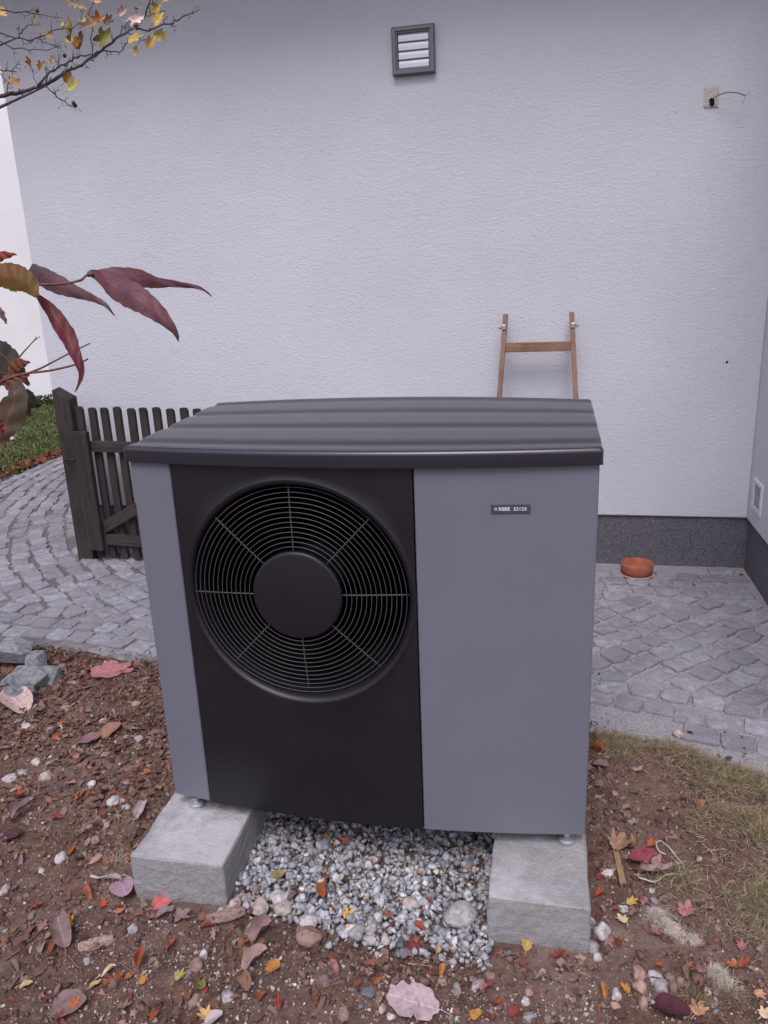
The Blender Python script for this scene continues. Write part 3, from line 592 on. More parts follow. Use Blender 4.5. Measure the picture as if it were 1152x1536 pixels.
# ------------------------------------------------------------------ object helpers
def tag(o, label=None, cat=None, group=None, kind=None):
    if label: o['label'] = label
    if cat: o['category'] = cat
    if group: o['group'] = group
    if kind: o['kind'] = kind
    return o
def link(o, parent=None):
    COL.objects.link(o)
    if parent is not None: o.parent = parent
    return o
def thing(name, loc, label, cat, group=None, rz=0):
    o = bpy.data.objects.new(name, None); o.empty_display_size = .05; COL.objects.link(o); o.location = loc; o.rotation_euler = (0, 0, rz)
    return tag(o, label, cat, group)
def mesh(name, V, F, m, smooth=False, tint=None, uv=None):
    me = bpy.data.meshes.new(name); me.from_pydata([tuple(map(float, v)) for v in V], [], F); me.materials.append(m)
    if smooth: me.polygons.foreach_set('use_smooth', [True] * len(me.polygons))
    if tint is not None: set_tint(me, np.array(tint, dtype=np.float32))
    if uv is not None:
        ul = me.uv_layers.new(name='UVMap'); li = np.empty(len(me.loops), dtype=np.int32); me.loops.foreach_get('vertex_index', li)
        ul.data.foreach_set('uv', np.array(uv, dtype=np.float32)[li].ravel())
    me.update(); return me
def set_tint(me, T):
    a = me.color_attributes.new('tint', 'FLOAT_COLOR', 'POINT')
    if T.ndim == 1: T = np.tile(T, (len(me.vertices), 1))
    T = np.concatenate([T[:, :3], np.ones((len(T), 1), np.float32)], 1); a.data.foreach_set('color', T.astype(np.float32).ravel())
def obj(name, V, F, m, parent=None, loc=None, rot=None, **kw):
    o = bpy.data.objects.new(name, mesh(name, V, F, m, **kw)); link(o, parent)
    if loc is not None: o.location = loc
    if rot is not None: o.rotation_euler = rot
    return o
def bevel(o, w, seg=2):
    b = o.modifiers.new('bevel', 'BEVEL'); b.width = w; b.segments = seg; b.limit_method = 'ANGLE'; b.angle_limit = math.radians(35); return o
BOXF = [(0, 3, 2, 1), (4, 5, 6, 7), (0, 1, 5, 4), (1, 2, 6, 5), (2, 3, 7, 6), (3, 0, 4, 7)]
def boxv(a, b):
    (x0, y0, z0), (x1, y1, z1) = a, b
    return [(x0, y0, z0), (x1, y0, z0), (x1, y1, z0), (x0, y1, z0), (x0, y0, z1), (x1, y0, z1), (x1, y1, z1), (x0, y1, z1)]
def box(name, a, b, m, parent=None, bv=.002, **kw):
    o = obj(name, boxv(a, b), BOXF, m, parent, **kw)
    if bv: bevel(o, bv)
    return o
def join(parts):
    V, F = [], []
    for v, f in parts:
        n = len(V); V += list(v); F += [tuple(i + n for i in q) for q in f]
    return V, F
def tube(pts, radii, seg=8, closed=False):
    P = [Vector(p) for p in pts]; n = len(P)
    if not hasattr(radii, '__len__'): radii = [radii] * n
    V, F = [], []; up = Vector((0.13, .21, 1)).normalized(); prev = None
    for i in range(n):
        d = (P[(i + 1) % n] - P[i - 1]) if closed else (P[min(i + 1, n - 1)] - P[max(i - 1, 0)])
        d.normalize(); u = (up if prev is None else prev); u = (u - d * u.dot(d))
        if u.length < 1e-4: u = Vector((1, 0, 0)) - d * d.x
        u.normalize(); prev = u; w = d.cross(u)
        for k in range(seg):
            a = 2 * math.pi * k / seg; V.append(P[i] + (u * math.cos(a) + w * math.sin(a)) * radii[i])
    m = n if closed else n - 1
    for i in range(m):
        j = (i + 1) % n
        for k in range(seg): F.append((i * seg + k, i * seg + (k + 1) % seg, j * seg + (k + 1) % seg, j * seg + k))
    if not closed: F.append(tuple(range(seg))[::-1]); F.append(tuple((n - 1) * seg + k for k in range(seg)))
    return V, F
def lathe(prof, seg=48, axis='z', c=(0, 0, 0), cap0=False, cap1=False):
    """profile of (radius, height); axis z, or y with height along +y"""
    V, F = [], []
    for r, h in prof:
        for k in range(seg):
            a = 2 * math.pi * k / seg
            V.append((c[0] + r * math.cos(a), c[1] + r * math.sin(a), c[2] + h) if axis == 'z' else (c[0] + r * math.cos(a), c[1] + h, c[2] + r * math.sin(a)))
    for i in range(len(prof) - 1):
        for k in range(seg): F.append((i * seg + k, i * seg + (k + 1) % seg, (i + 1) * seg + (k + 1) % seg, (i + 1) * seg + k))
    if cap0: F.append(tuple(range(seg))[::-1])
    if cap1: F.append(tuple((len(prof) - 1) * seg + k for k in range(seg)))
    return V, F
def interp(pts, n):
    P = np.array(pts, float); d = np.r_[0, np.cumsum(np.linalg.norm(np.diff(P, axis=0), axis=1))]; t = np.linspace(0, d[-1], n)
    # Catmull-Rom like smoothing through cubic Hermite
    out = []
    for x in t:
        i = min(max(np.searchsorted(d, x) - 1, 0), len(P) - 2); u = (x - d[i]) / max(d[i + 1] - d[i], 1e-9)
        p0, p1, p2, p3 = P[max(i - 1, 0)], P[i], P[i + 1], P[min(i + 2, len(P) - 1)]
        out.append(.5 * ((2 * p1) + (-p0 + p2) * u + (2 * p0 - 5 * p1 + 4 * p2 - p3) * u * u + (-p0 + 3 * p1 - 3 * p2 + p3) * u ** 3))
    return np.array(out)
def inside(poly, x, y):
    P = np.array(poly); c = False; x = np.asarray(x); y = np.asarray(y); c = np.zeros(x.shape, bool); j = len(P) - 1
    for i in range(len(P)):
        xi, yi = P[i]; xj, yj = P[j]
        k = ((yi > y) != (yj > y)) & (x < (xj - xi) * (y - yi) / ((yj - yi) if yj != yi else 1e-12) + xi); c ^= k; j = i
    return c
def scatter(name, variants, P, R, Sc, T, m, parent=None, kind='stuff', smooth=False):
    """merge many small pieces into one mesh. variants: list of (V,F) arrays; P (n,3), R (n,3,3), Sc (n,3), T (n,3)"""
    n = len(P); vi = RNG.integers(0, len(variants), n); VV, LL, LS, TT = [], [], [], []; off = 0
    for k, (v, f) in enumerate(variants):
        ids = np.where(vi == k)[0]
        if not len(ids): continue
        v = np.array(v, float); f = np.array(f)
        X = np.einsum('nij,nvj->nvi', R[ids], v[None] * Sc[ids][:, None, :]) + P[ids][:, None, :]
        VV.append(X.reshape(-1, 3)); FF = (f[None] + (np.arange(len(ids)) * len(v))[:, None, None] + off).reshape(-1, f.shape[1])
        LL.append(FF.ravel()); LS.append(np.full(len(FF), f.shape[1])); TT.append(np.repeat(T[ids], len(v), 0)); off += len(ids) * len(v)
    VV = np.concatenate(VV); LL = np.concatenate(LL); LS = np.concatenate(LS); TT = np.concatenate(TT)
    me = bpy.data.meshes.new(name); me.vertices.add(len(VV)); me.vertices.foreach_set('co', VV.astype(np.float32).ravel())
    me.loops.add(len(LL)); me.loops.foreach_set('vertex_index', LL.astype(np.int32)); me.polygons.add(len(LS))
    st = np.r_[0, np.cumsum(LS)[:-1]].astype(np.int32); me.polygons.foreach_set('loop_start', st); me.polygons.foreach_set('loop_total', LS.astype(np.int32))
    me.update(calc_edges=True); me.validate(); me.materials.append(m); set_tint(me, TT.astype(np.float32))
    if smooth: me.polygons.foreach_set('use_smooth', [True] * len(me.polygons))
    o = bpy.data.objects.new(name, me); link(o, parent); o['kind'] = kind; return o
def rots(n, tilt=1.0, full=False):
    a = RNG.uniform(0, 2 * math.pi, n); tx = RNG.normal(0, tilt, n); ty = RNG.normal(0, tilt, n)
    if full: tx = RNG.uniform(0, 6.28, n); ty = RNG.uniform(0, 6.28, n)
    def Rm(ax, t):
        c, s = np.cos(t), np.sin(t); M = np.zeros((n, 3, 3)); i, j = [(1, 2), (2, 0), (0, 1)][ax]; M[:, ax, ax] = 1
        M[:, i, i] = c; M[:, j, j] = c; M[:, i, j] = -s; M[:, j, i] = s; return M
    return Rm(2, a) @ Rm(0, tx) @ Rm(1, ty)
def ico(sub=1):
    b = bmesh.new(); bmesh.ops.create_icosphere(b, subdivisions=sub, radius=1); V = np.array([v.co[:] for v in b.verts]); F = [tuple(v.index for v in f.verts) for f in b.faces]; b.free(); return V, F
def crushed(seed, cuts=6):
    """an angular broken stone: a sphere with flat cuts"""
    r = np.random.default_rng(seed); V, F = ico(2); V = V.copy()
    for _ in range(cuts):
        nrm = r.normal(size=3); nrm /= np.linalg.norm(nrm); d = r.uniform(.45, .8); k = V @ nrm - d; V -= np.outer(np.clip(k, 0, None), nrm)
    return V * r.uniform(.75, 1.25, 3), np.array(F)
def crushed_low(seed):
    r = np.random.default_rng(seed + 17); b = bmesh.new()
    for _ in range(11):
        p = r.normal(size=3); p /= np.linalg.norm(p); b.verts.new(p * r.uniform(.85, 1.1))
    res = bmesh.ops.convex_hull(b, input=b.verts[:]); bmesh.ops.delete(b, geom=[v for v in b.verts if not v.link_faces], context='VERTS'); bmesh.ops.triangulate(b, faces=b.faces[:])
    b.verts.index_update(); V = np.array([v.co[:] for v in b.verts]); F = np.array([tuple(v.index for v in f.verts) for f in b.faces]); b.free(); return V * r.uniform(.7, 1.25, 3), F
def crushed_old(seed):
    r = np.random.default_rng(seed); V, F = ico(1); V = V.copy(); V *= r.uniform(.78, 1.12, (len(V), 1))
    for _ in range(7):
        nrm = r.normal(size=3); nrm /= np.linalg.norm(nrm); d = r.uniform(.5, .8); k = V @ nrm - d; V -= np.outer(np.clip(k, 0, None), nrm)
    return V * r.uniform(.7, 1.25, 3), np.array(F)

def nz(x, y, s, o=0): return noise.noise((x * s + o, y * s - o * .7, o * 1.3))
PAV_FRONT = [(-9, 2.15), (-4.2, 1.75), (-2.6, 1.22), (-1.395, 1.055), (-.95, 1.03), (-.578, .945), (0.3, .84), (1.186, .70), (1.30, .70), (1.40, .675), (1.50, .63), (1.57, .57), (1.70, .536), (2.03, .45), (2.6, .40)]
def front_y(x):
    for (a, b), (c, d) in zip(PAV_FRONT, PAV_FRONT[1:]):
        if a <= x <= c: return b + (d - b) * (x - a) / (c - a)
    return PAV_FRONT[-1][1]
def soil_z(x, y):
    b = -.022 + .016 * max(0, min(1, (y - .2) / .8)) + .010 * nz(x, y, 3.1, 2) + .006 * nz(x, y, 9, 5) + .0050 * nz(x, y, 31, 9) + .0022 * nz(x, y, 67, 4)
    # gravel bed between the blocks lies a little lower; small hollow in front of the left block
    g = max(0, 1 - max(abs(x - .56) / .36, 0) ** 4) * max(0, min(1, (y + .36) / .12)) * (1 if y < .9 else 0)
    b -= .016 * g
    b -= .022 * math.exp(-(((x - .245) / .06) ** 2 + ((y + .50) / .045) ** 2))
    b += .012 * math.exp(-(((x - .19) / .10) ** 2 + ((y + .43) / .05) ** 2))
    return b - .03 * max(0, min(1, (y - front_y(x) - .03) / .08))

# ------------------------------------------------------------------ the ground
def ground_sheet():
    n = 60; V, F = [], []
    for j in range(n + 1):
        for i in range(n + 1):
            x, y = -60 + 120 * i / n, -60 + 120 * j / n; V.append((x, y, -.16 + .02 * nz(x, y, .3)))
    for j in range(n):
        for i in range(n): a = j * (n + 1) + i; F.append((a, a + 1, a + n + 2, a + n + 1))
    m, t = mat('far_garden_earth', (.08, .07, .04), 1); v = pos(t); q = t.noise(8, 8, .7, v)
    t.link(t.ramp(q.outputs[0], [(.35, (.045, .06, .02)), (.65, (.10, .075, .05))]), t.b.inputs['Base Color'])
    tag(obj('ground', V, F, m), kind='structure')
ground_sheet()
def soil_patch():
    xs = np.r_[np.linspace(-3.4, -1.5, 40)[:-1], np.linspace(-1.5, 2.1, 421), np.linspace(2.1, 3.2, 20)[1:]]; ys = np.r_[np.linspace(-3.4, -.75, 40)[:-1], np.linspace(-.75, 1.25, 241)]
    V = [(x, y, soil_z(x, y)) for y in ys for x in xs]; nx = len(xs); F = [(j * nx + i, j * nx + i + 1, (j + 1) * nx + i + 1, (j + 1) * nx + i) for j in range(len(ys) - 1) for i in range(nx - 1)]
    tag(obj('soil', V, F, SOIL, smooth=True), kind='structure')
soil_patch()

# ------------------------------------------------------------------ the paving of granite setts
WY = 2.387; CX = 2.019; HX = -1.843
POLY = PAV_FRONT[1:-1] + [(CX + .03, WY + .05), (HX - .0, WY + .05), (HX, 9.3), (-3.9, 9.3), (-3.68, 6.8), (-3.62, 5.4), (-3.58, 4.9), (-3.62, 4.0), (-4.2, 3.3)]
def paving():
    root_z = -.0085
    # bed sheet: fine grid clipped by the outline with a ragged front edge
    V, F, ix = [], [], {}
    st = .035
    def vid(i, j):
        if (i, j) not in ix:
            x, y = i * st, j * st; fy = front_y(x); z = root_z + .0025 * nz(x, y, 14, 3)
            if y < fy + st: y2 = max(y, fy + .035 * nz(x, 0, 19, 1) + .03 * nz(x, 3, 6, 1)); z -= .004; y = y2
            ix[(i, j)] = len(V); V.append((x, y, z))
        return ix[(i, j)]
    for i in range(int(-4.3 / st), int((CX + .04) / st)):
        for j in range(int(.4 / st), int(9.3 / st)):
            x, y = (i + .5) * st, (j + .5) * st
            if y > WY + .04 and x > HX: continue
            if y < front_y(x) - st * .5: continue
            if x < -3.64 - .08 * math.sin(y * 1.7) and y > 3.4: continue
            F.append((vid(i, j), vid(i + 1, j), vid(i + 1, j + 1), vid(i, j + 1)))
    # thickness at the front edge
    bed = tag(obj('paving', V, F, MORTAR, smooth=True), kind='structure')
    # seeds for the setts
    seeds = []
    c = (1.2, 5.0); r = 1.6
    while r < 8.5:
        r += random.uniform(-.006, .006); k = int(2 * math.pi * r / .120); ph = random.random()
        for i in range(k):
            a = 2 * math.pi * (i + ph) / k; x, y = c[0] + r * math.cos(a), c[1] + r * math.sin(a)
            if -4.3 < x < .35 and (y < WY - .05 or x < HX - .03) and y > front_y(x) + .40: seeds.append((x + random.gauss(0, .013), y + random.gauss(0, .013), a + math.pi / 2))
        r += .110
    for j in range(3):
        x = -4.2 + random.random() * .1
        while x < .35: x += random.uniform(.10, .135); seeds.append((x, front_y(x) + .165 + j * .106 + random.gauss(0, .007), math.atan2(front_y(x + .05) - front_y(x - .05), .1)))
    def grid(ang, cx, cy, sel, sx=.112, sy=.104):
        ca, sa = math.cos(ang), math.sin(ang); rowoff = {j: random.random() for j in range(-22, 23)}
        for i in range(-22, 23):
            for j in range(-22, 23):
                u, v = (i + rowoff[j]) * sx, j * sy; x, y = cx + u * ca - v * sa + random.gauss(0, .009), cy + u * sa + v * ca + random.gauss(0, .008)
                if x >= .35 and sel(x, y): seeds.append((x, y, ang))
    l1 = lambda x, y: y < 1.02 - .18 * (x - 1.5)
    l3 = lambda x, y: y > 1.92 + .15 * (x - 1.6)
    grid(math.radians(-14), 1.6, .75, l1); grid(math.radians(43), 1.45, 1.3, lambda x, y: not l1(x, y) and not l3(x, y)); grid(math.radians(-2), 1.85, 2.33, l3)
    q = []
    for x, y, an in seeds:
        if y < front_y(x) + (.155 if x > .9 else .12) or y > 9.2 or x > CX - .045 or x < -4.2 or (y > WY - .06 and x > HX - .05): continue
        if y > 3.3 and x < -3.60: continue
        if all((x - a) ** 2 + (y - b) ** 2 > .077 ** 2 for a, b, _ in q[-1400:]): q.append((x, y, an))
    ANG = [c[2] for c in q]; seeds = np.array([c[:2] for c in q])
    cells = []
    for k, (x, y) in enumerate(seeds):
        poly = [(-.085, -.085), (.085, -.085), (.085, .085), (-.085, .085)]
        d = seeds - (x, y); dd = np.hypot(d[:, 0], d[:, 1]); nb = np.argsort(dd)[1:14]
        def clip(poly, nx, ny, dist):
            out = []
            for a, b in zip(poly, poly[1:] + poly[:1]):
                sa, sb = a[0] * nx + a[1] * ny - dist, b[0] * nx + b[1] * ny - dist
                if sa <= 0: out.append(a)
                if (sa < 0) != (sb < 0): t = sa / (sa - sb); out.append((a[0] + (b[0] - a[0]) * t, a[1] + (b[1] - a[1]) * t))
            return out
        gap = random.uniform(.0018, .0040) if x < .35 else random.uniform(.0020, .0062)
        ca, sa = math.cos(ANG[k]), math.sin(ANG[k]); hw = random.uniform(.052, .060)
        poly = [(px * ca - py * sa, px * sa + py * ca) for px, py in ((-hw - .008, -.054), (hw + .008, -.054), (hw + .008, .054), (-hw - .008, .054))]
        for i in nb:
            if dd[i] > .2: continue
            da = (ANG[i] - ANG[k] + math.pi / 4) % (math.pi / 2) - math.pi / 4
            u, v = d[i, 0] * ca + d[i, 1] * sa, -d[i, 0] * sa + d[i, 1] * ca; tilt = random.gauss(0, .09)
            if abs(da) < .35:
                if abs(v) > .062 and abs(v) / .105 > abs(u) / .26: c2, s2 = math.cos(ANG[k] + tilt), math.sin(ANG[k] + tilt); n = (-s2, c2) if v > 0 else (s2, -c2); poly = clip(poly, n[0], n[1], abs(v) / 2 - gap)
                elif abs(v) < .062: c2, s2 = math.cos(ANG[k] + tilt), math.sin(ANG[k] + tilt); n = (c2, s2) if u > 0 else (-c2, -s2); poly = clip(poly, n[0], n[1], abs(u) / 2 - gap)
                else: poly = clip(poly, d[i, 0] / dd[i], d[i, 1] / dd[i], dd[i] / 2 - gap)
            else: poly = clip(poly, d[i, 0] / dd[i], d[i, 1] / dd[i], dd[i] / 2 - gap)
            if len(poly) < 3: break
        if y < WY and x > HX: poly = clip(poly, 0, 1, WY - .012 - y)
        poly = clip(poly, 1, 0, CX - .012 - x) if x > 1.5 else poly
        if len(poly) < 3: continue
        # area filter
        A = .5 * abs(sum(a[0] * b[1] - b[0] * a[1] for a, b in zip(poly, poly[1:] + poly[:1])))
        if A < .0035: continue
        cells.append((x, y, poly, A))
    def sett(poly, seed):
        r = random.Random(seed)
        P = []
        n = len(poly)
        for a, b in zip(poly, poly[1:] + poly[:1]):     # soften corners, roughen sides
            L = math.hypot(b[0] - a[0], b[1] - a[1])
            if L < .012: P.append(((a[0] + b[0]) / 2 * .95, (a[1] + b[1]) / 2 * .95)); continue
            for t in ((.15, .85) if L < .05 else (.11, .5, .89)):
                j = r.gauss(0, .0036); P.append((a[0] + (b[0] - a[0]) * t + (b[1] - a[1]) / L * j, a[1] + (b[1] - a[1]) * t - (b[0] - a[0]) / L * j))
        m = len(P); tx, ty = r.gauss(0, .020), r.gauss(0, .020); h = r.gauss(.001, .0018); V, F = [], []
        for s, dz in ((1.0, -.035), (1.0, -.0058), (.945, -.0008), (.60, .0009)):
            for p in P: x, y = p[0] * s, p[1] * s; V.append((x, y, h + dz + tx * x + ty * y + (r.gauss(0, .0011) if s < 1 else 0)))
        V.append((0, 0, h + .0016))
        for l in range(3):
            for i in range(m): F.append((l * m + i, l * m + (i + 1) % m, (l + 1) * m + (i + 1) % m, (l + 1) * m + i))
        for i in range(m): F.append((3 * m + i, 3 * m + (i + 1) % m, 4 * m))
        return V, F
    C = np.array(cam.matrix_world.translation)
    def vis(c):
        p = Vector((c[0], c[1], 0)) - Vector(C); d = p.dot(CF); px = 576 + 1173 * p.dot(CR) / d; py = 768 - 1173 * p.dot(CU) / d
        if d < 0 or px < -15 or px > 1167: return 0
        if 205 < px < 880 and py < 1240 and py > 600: return 0
        if py < 775 and 95 < px: return 0
        return c[3] / d ** 3
    cells.sort(key=lambda c: -vis(c)); rest = []
    for k, (x, y, poly, A) in enumerate(cells):
        V, F = sett(poly, k); g = random.uniform(.74, 1.16); w = random.gauss(0, .02); tn = (g * (1 + w), g, g * (1 - w * .5))
        if random.random() < .05: tn = (g * 1.0, g * .92, g * .86)
        if k < 300 and vis((x, y, poly, A)) > 0:
            obj('sett', V, F, COBBLE, bed, loc=(x, y, 0), smooth=False, tint=tn)
        else: rest.append(([(a + x, b + y, c) for a, b, c in V], F, tn))
    V, F, T = [], [], []
    for v, f, tn in rest:
        n = len(V); V += v; F += [tuple(i + n for i in q) for q in f]; T += [tn] * len(v)
    o = obj('sett_field', V, F, COBBLE, bed, tint=T); o['kind'] = 'stuff'
paving()

# ------------------------------------------------------------------ the lawn and path edge at the far left
def blade_variants(n=6, segs=3, bend=.6, w=.05):
    out = []
    for k in range(n):
        r = np.random.default_rng(k + 50); b = r.uniform(.2, bend); tw = r.uniform(-.5, .5); V, F = [], []
        for i in range(segs + 1):
            t = i / segs; ww = w * (1 - t * .85); x, z = math.sin(b * t * 2) * t * .7, t * math.cos(b * t * 1.4); V += [(x, -ww + tw * t * .3, z), (x, ww + tw * t * .3, z)]
        for i in range(segs): F.append((2 * i, 2 * i + 1, 2 * i + 3, 2 * i + 2))
        out.append((V, F))
    return out
def lawn():
    xs = np.linspace(-14, -3.4, 90); ys = np.linspace(3.0, 9.0, 60)
    keep = lambda x, y: x < -3.60 - .05 * math.sin(y * 3) and y > 3.1 + (.4 if x > -4.6 else 0)
    V = [(min(x, -3.60), y, .005 + .012 * nz(x, y, 2.2, 4)) for y in ys for x in xs]; nx = len(xs)
    F = [(j * nx + i, j * nx + i + 1, (j + 1) * nx + i + 1, (j + 1) * nx + i) for j in range(len(ys) - 1) for i in range(nx - 1)]
    m, t = mat('lawn_ground', (.05, .07, .02), 1); v = pos(t); q = t.noise(30, 6, .7, v)
    t.link(t.ramp(q.outputs[0], [(.35, (.03, .045, .012)), (.6, (.075, .095, .03)), (.75, (.09, .06, .035))]), t.b.inputs['Base Color'])
    tag(obj('lawn', V, F, m, smooth=True), kind='structure')
    n = 60000; x = RNG.uniform(-9.5, -3.5, n); y = RNG.uniform(3.4, 8.9, n); k = (x < -3.6 + .07 * np.sin(y * 5) + RNG.normal(0, .02, n)) & (x > -3.2 - .85 * y + .3)
    x, y = x[k], y[k]; n = len(x); P = np.c_[x, y, np.full(n, .005)]; h = RNG.uniform(.02, .055, n); Sc = np.c_[h, h * 1.6, h]
    T = np.array([(.085, .110, .042)]) * RNG.uniform(.4, 1.6, (n, 1)) + np.array([(.05, .03, .0)]) * RNG.uniform(0, 1, (n, 1)) ** 3 * 2
    tag(scatter('grass', blade_variants(w=.10), P, rots(n, .35), Sc, T, BLADE), 'short green lawn with small fallen leaves beyond the gate', 'grass')
    # low dark green groundcover against the far house
    n = 5000; x = RNG.uniform(-9.5, -4.2, n); y = RNG.uniform(7.95, 8.25, n); P = np.c_[x, y, RNG.uniform(.0, .14, n) * (.6 + .4 * np.sin(x * 4))]
    lv = [([(-1, 0, 0), (0, -.6, .15), (1, 0, .1), (0, .6, .15)], [(0, 1, 2, 3)])]
    Sc = np.tile(RNG.uniform(.012, .026, (n, 1)), (1, 3)); T = np.array([(.03, .055, .02)]) * RNG.uniform(.5, 1.7, (n, 1))
    tag(scatter('ground_cover', lv, P, rots(n, .7), Sc, T, BLADE), 'low dark green plants along the foot of the far white house', 'ground cover')
    # russet litter along the lawn edge
    n = 1400; y = RNG.uniform(3.2, 6.4, n); x = -3.60 - np.abs(RNG.normal(0, .12, n)) + .03; P = np.c_[x, y, RNG.uniform(.012, .03, n)]; s = RNG.uniform(.012, .03, n)
    T = np.array([(.22, .06, .035)]) * RNG.uniform(.4, 1.3, (n, 1))
    tag(scatter('lawn_edge_litter', lv, P, rots(n, .4), np.c_[s, s, s], T, LITTER), 'russet leaf litter along the edge between lawn and paving', 'leaf litter')
lawn()

# ------------------------------------------------------------------ house
house = thing('house', (0, WY, 0), 'house with white textured wall, dark grey plinth and a short side wing on the right', 'house')
def wall():
    y0 = -.0
    PZ = .270
    box('wall', (HX, 0, PZ), (CX, .30, 3.30), STUCCO, house, bv=.006)
    box('side_wall', (CX, -2.05, PZ), (CX + .30, .30, 3.30), STUCCO, house, bv=0)
    box('plinth', (HX + .014, .015, -.12), (CX + .015, .28, PZ - .001), PLINTH, house, bv=0)
    box('side_plinth', (CX + .014, -2.03, -.12), (CX + .28, .0145, PZ - .001), PLINTH, house, bv=0)
    box('rear_wall', (HX, 5.0, -.1), (CX + .3, 5.3, 3.3), STUCCO, house, bv=0)
    box('gable_wall', (HX, .302, -.1), (HX + .3, 4.998, 3.3), STUCCO, house, bv=0)
    m, t = mat('stained_soffit_boards', (.24, .20, .18), .7); v = pos(t, (1, 9, 1)); n = t.noise(4, 5, .6, v); t.link(t.ramp(n.outputs[0], [(.3, (.20, .16, .14)), (.7, (.30, .25, .22))]), t.b.inputs['Base Color'])
    for i in range(5, 9): box('soffit_board', (HX - .55, -.99 + i * .11, 3.18), (CX + .0, -.884 + i * .11, 3.20), m, house, bv=.002)
    mr, t = mat('roof_tiles', (.16, .07, .05), .8)
    obj('roof', [(HX - .6, -.52, 3.21), (CX + .35, -.52, 3.21), (CX + .35, 2.6, 4.9), (HX - .6, 2.6, 4.9), (CX + .35, 5.9, 3.21), (HX - .6, 5.9, 3.21), (HX - .6, -.52, 3.30), (CX + .35, -.52, 3.30), (CX + .35, 2.6, 5.0), (HX - .6, 2.6, 5.0), (CX + .35, 5.9, 3.3), (HX - .6, 5.9, 3.3)],
        [(0, 3, 2, 1), (3, 5, 4, 2), (6, 7, 8, 9), (9, 8, 10, 11), (0, 1, 7, 6), (4, 5, 11, 10), (1, 2, 8, 7), (2, 4, 10, 8), (0, 6, 9, 3), (3, 9, 11, 5)], mr, house)
    # a small hole in the render
    obj('drill_hole', *lathe([(.006, -.001), (.006, .0)], 12, 'y', (1.859, -.0015, 1.062), cap0=True), BLACK, house)
wall()
nb = thing('neighbouring_house', (-7, 8.35, 0), 'bright white rendered house standing across the lawn at the far left', 'house')
NB, t_ = mat('smooth_white_facade', (.80, .77, .77), .9); _v = pos(t_); _n = t_.noise(1.2, 6, .6, _v)
t_.link(t_.ramp(_n.outputs[0], [(.3, (.76, .73, .73)), (.7, (.84, .815, .81))]), t_.b.inputs['Base Color']); t_.bump(t_.noise(90, 3, .6, _v).outputs[0], .2, .004)
box('wall', (-7, 0, -.1), (5.2, 7, 6.2), NB, nb, bv=.01)
mr2, _ = mat('grey_roof', (.12, .11, .11), .8)
obj('roof', [(-7.4, -.4, 6.21), (5.6, -.4, 6.21), (5.6, 3.5, 8.6), (-7.4, 3.5, 8.6), (5.6, 7.4, 6.21), (-7.4, 7.4, 6.21)], [(0, 1, 2, 3), (3, 2, 4, 5), (0, 3, 5), (1, 4, 2), (0, 5, 4, 1)], mr2, nb)

# ------------------------------------------------------------------ louvred wall vent
def wall_vent():
    r = thing('wall_vent', (.359, WY, 2.541), 'square metal extract vent with four louvres high on the white wall', 'vent')
    fr = m_paint('brushed_frame_metal', (.15, .145, .155), .4, metal=.5); lo = m_paint('louvre_metal', (.60, .60, .64), .35, metal=.2)
    h = .101
    # stepped frame, mitred by rings
    rings = [(h, 0), (h, -.030), (h - .004, -.034), (h - .018, -.034), (h - .020, -.026), (h - .026, -.026), (h - .027, -.012)]
    V, F = [], []
    for s, y in rings: V += [(-s, y, -s), (s, y, -s), (s, y, s), (-s, y, s)]
    for i in range(len(rings) - 1):
        for k in range(4): F.append((4 * i + k, 4 * i + (k + 1) % 4, 4 * i + 4 + (k + 1) % 4, 4 * i + 4 + k))
    obj('frame', V, F, fr, r, rot=(0, math.radians(0), 0))
    obj('back_plate', boxv((-.074, -.010, -.074), (.074, -.002, .074)), BOXF, BLACK, r)
    for i in range(4):
        z0 = .074 - i * .037; V, F = [], []; n = 7
        for k in range(n):
            t = k / (n - 1); z = z0 - t * .0365; y = -.014 - .005 * math.sin(t * 2.2) - (.003 if k == n - 1 else 0)
            V += [(-.0715, y, z), (.0715, y, z), (-.0715, y + .003, z + .001), (.0715, y + .003, z + .001)]
        for k in range(n - 1): a, b = 4 * k, 4 * k + 4; F += [(a, b, b + 1, a + 1), (a + 2, a + 3, b + 3, b + 2)]
        F.append((4 * n - 4, 4 * n - 2, 4 * n - 1, 4 * n - 3))
        obj('louvre', V, F, lo, r, smooth=True)
wall_vent()
def side_vent():
    r = thing('side_vent', (CX, 2.22, .43), 'small white ventilation grille low on the right wing wall above the plinth', 'vent')
    wm = m_paint('white_grille_plastic', (.66, .66, .69), .5)
    for a, b in (((-.008, -.085, .055), (0, .085, .075)), ((-.008, -.085, -.075), (0, .085, -.055)), ((-.008, -.085, -.054), (0, -.058, .054)), ((-.008, .058, -.054), (0, .085, .054))): box('frame', a, b, wm, r, bv=.001)
    obj('opening', boxv((-.003, -.057, -.054), (-.001, .057, .054)), BOXF, BLACK, r)
    for i in range(6): box('slat', (-.0042, -.052 + i * .0195, -.052), (-.0031, -.046 + i * .0195, .052), wm, r, bv=0)
side_vent()
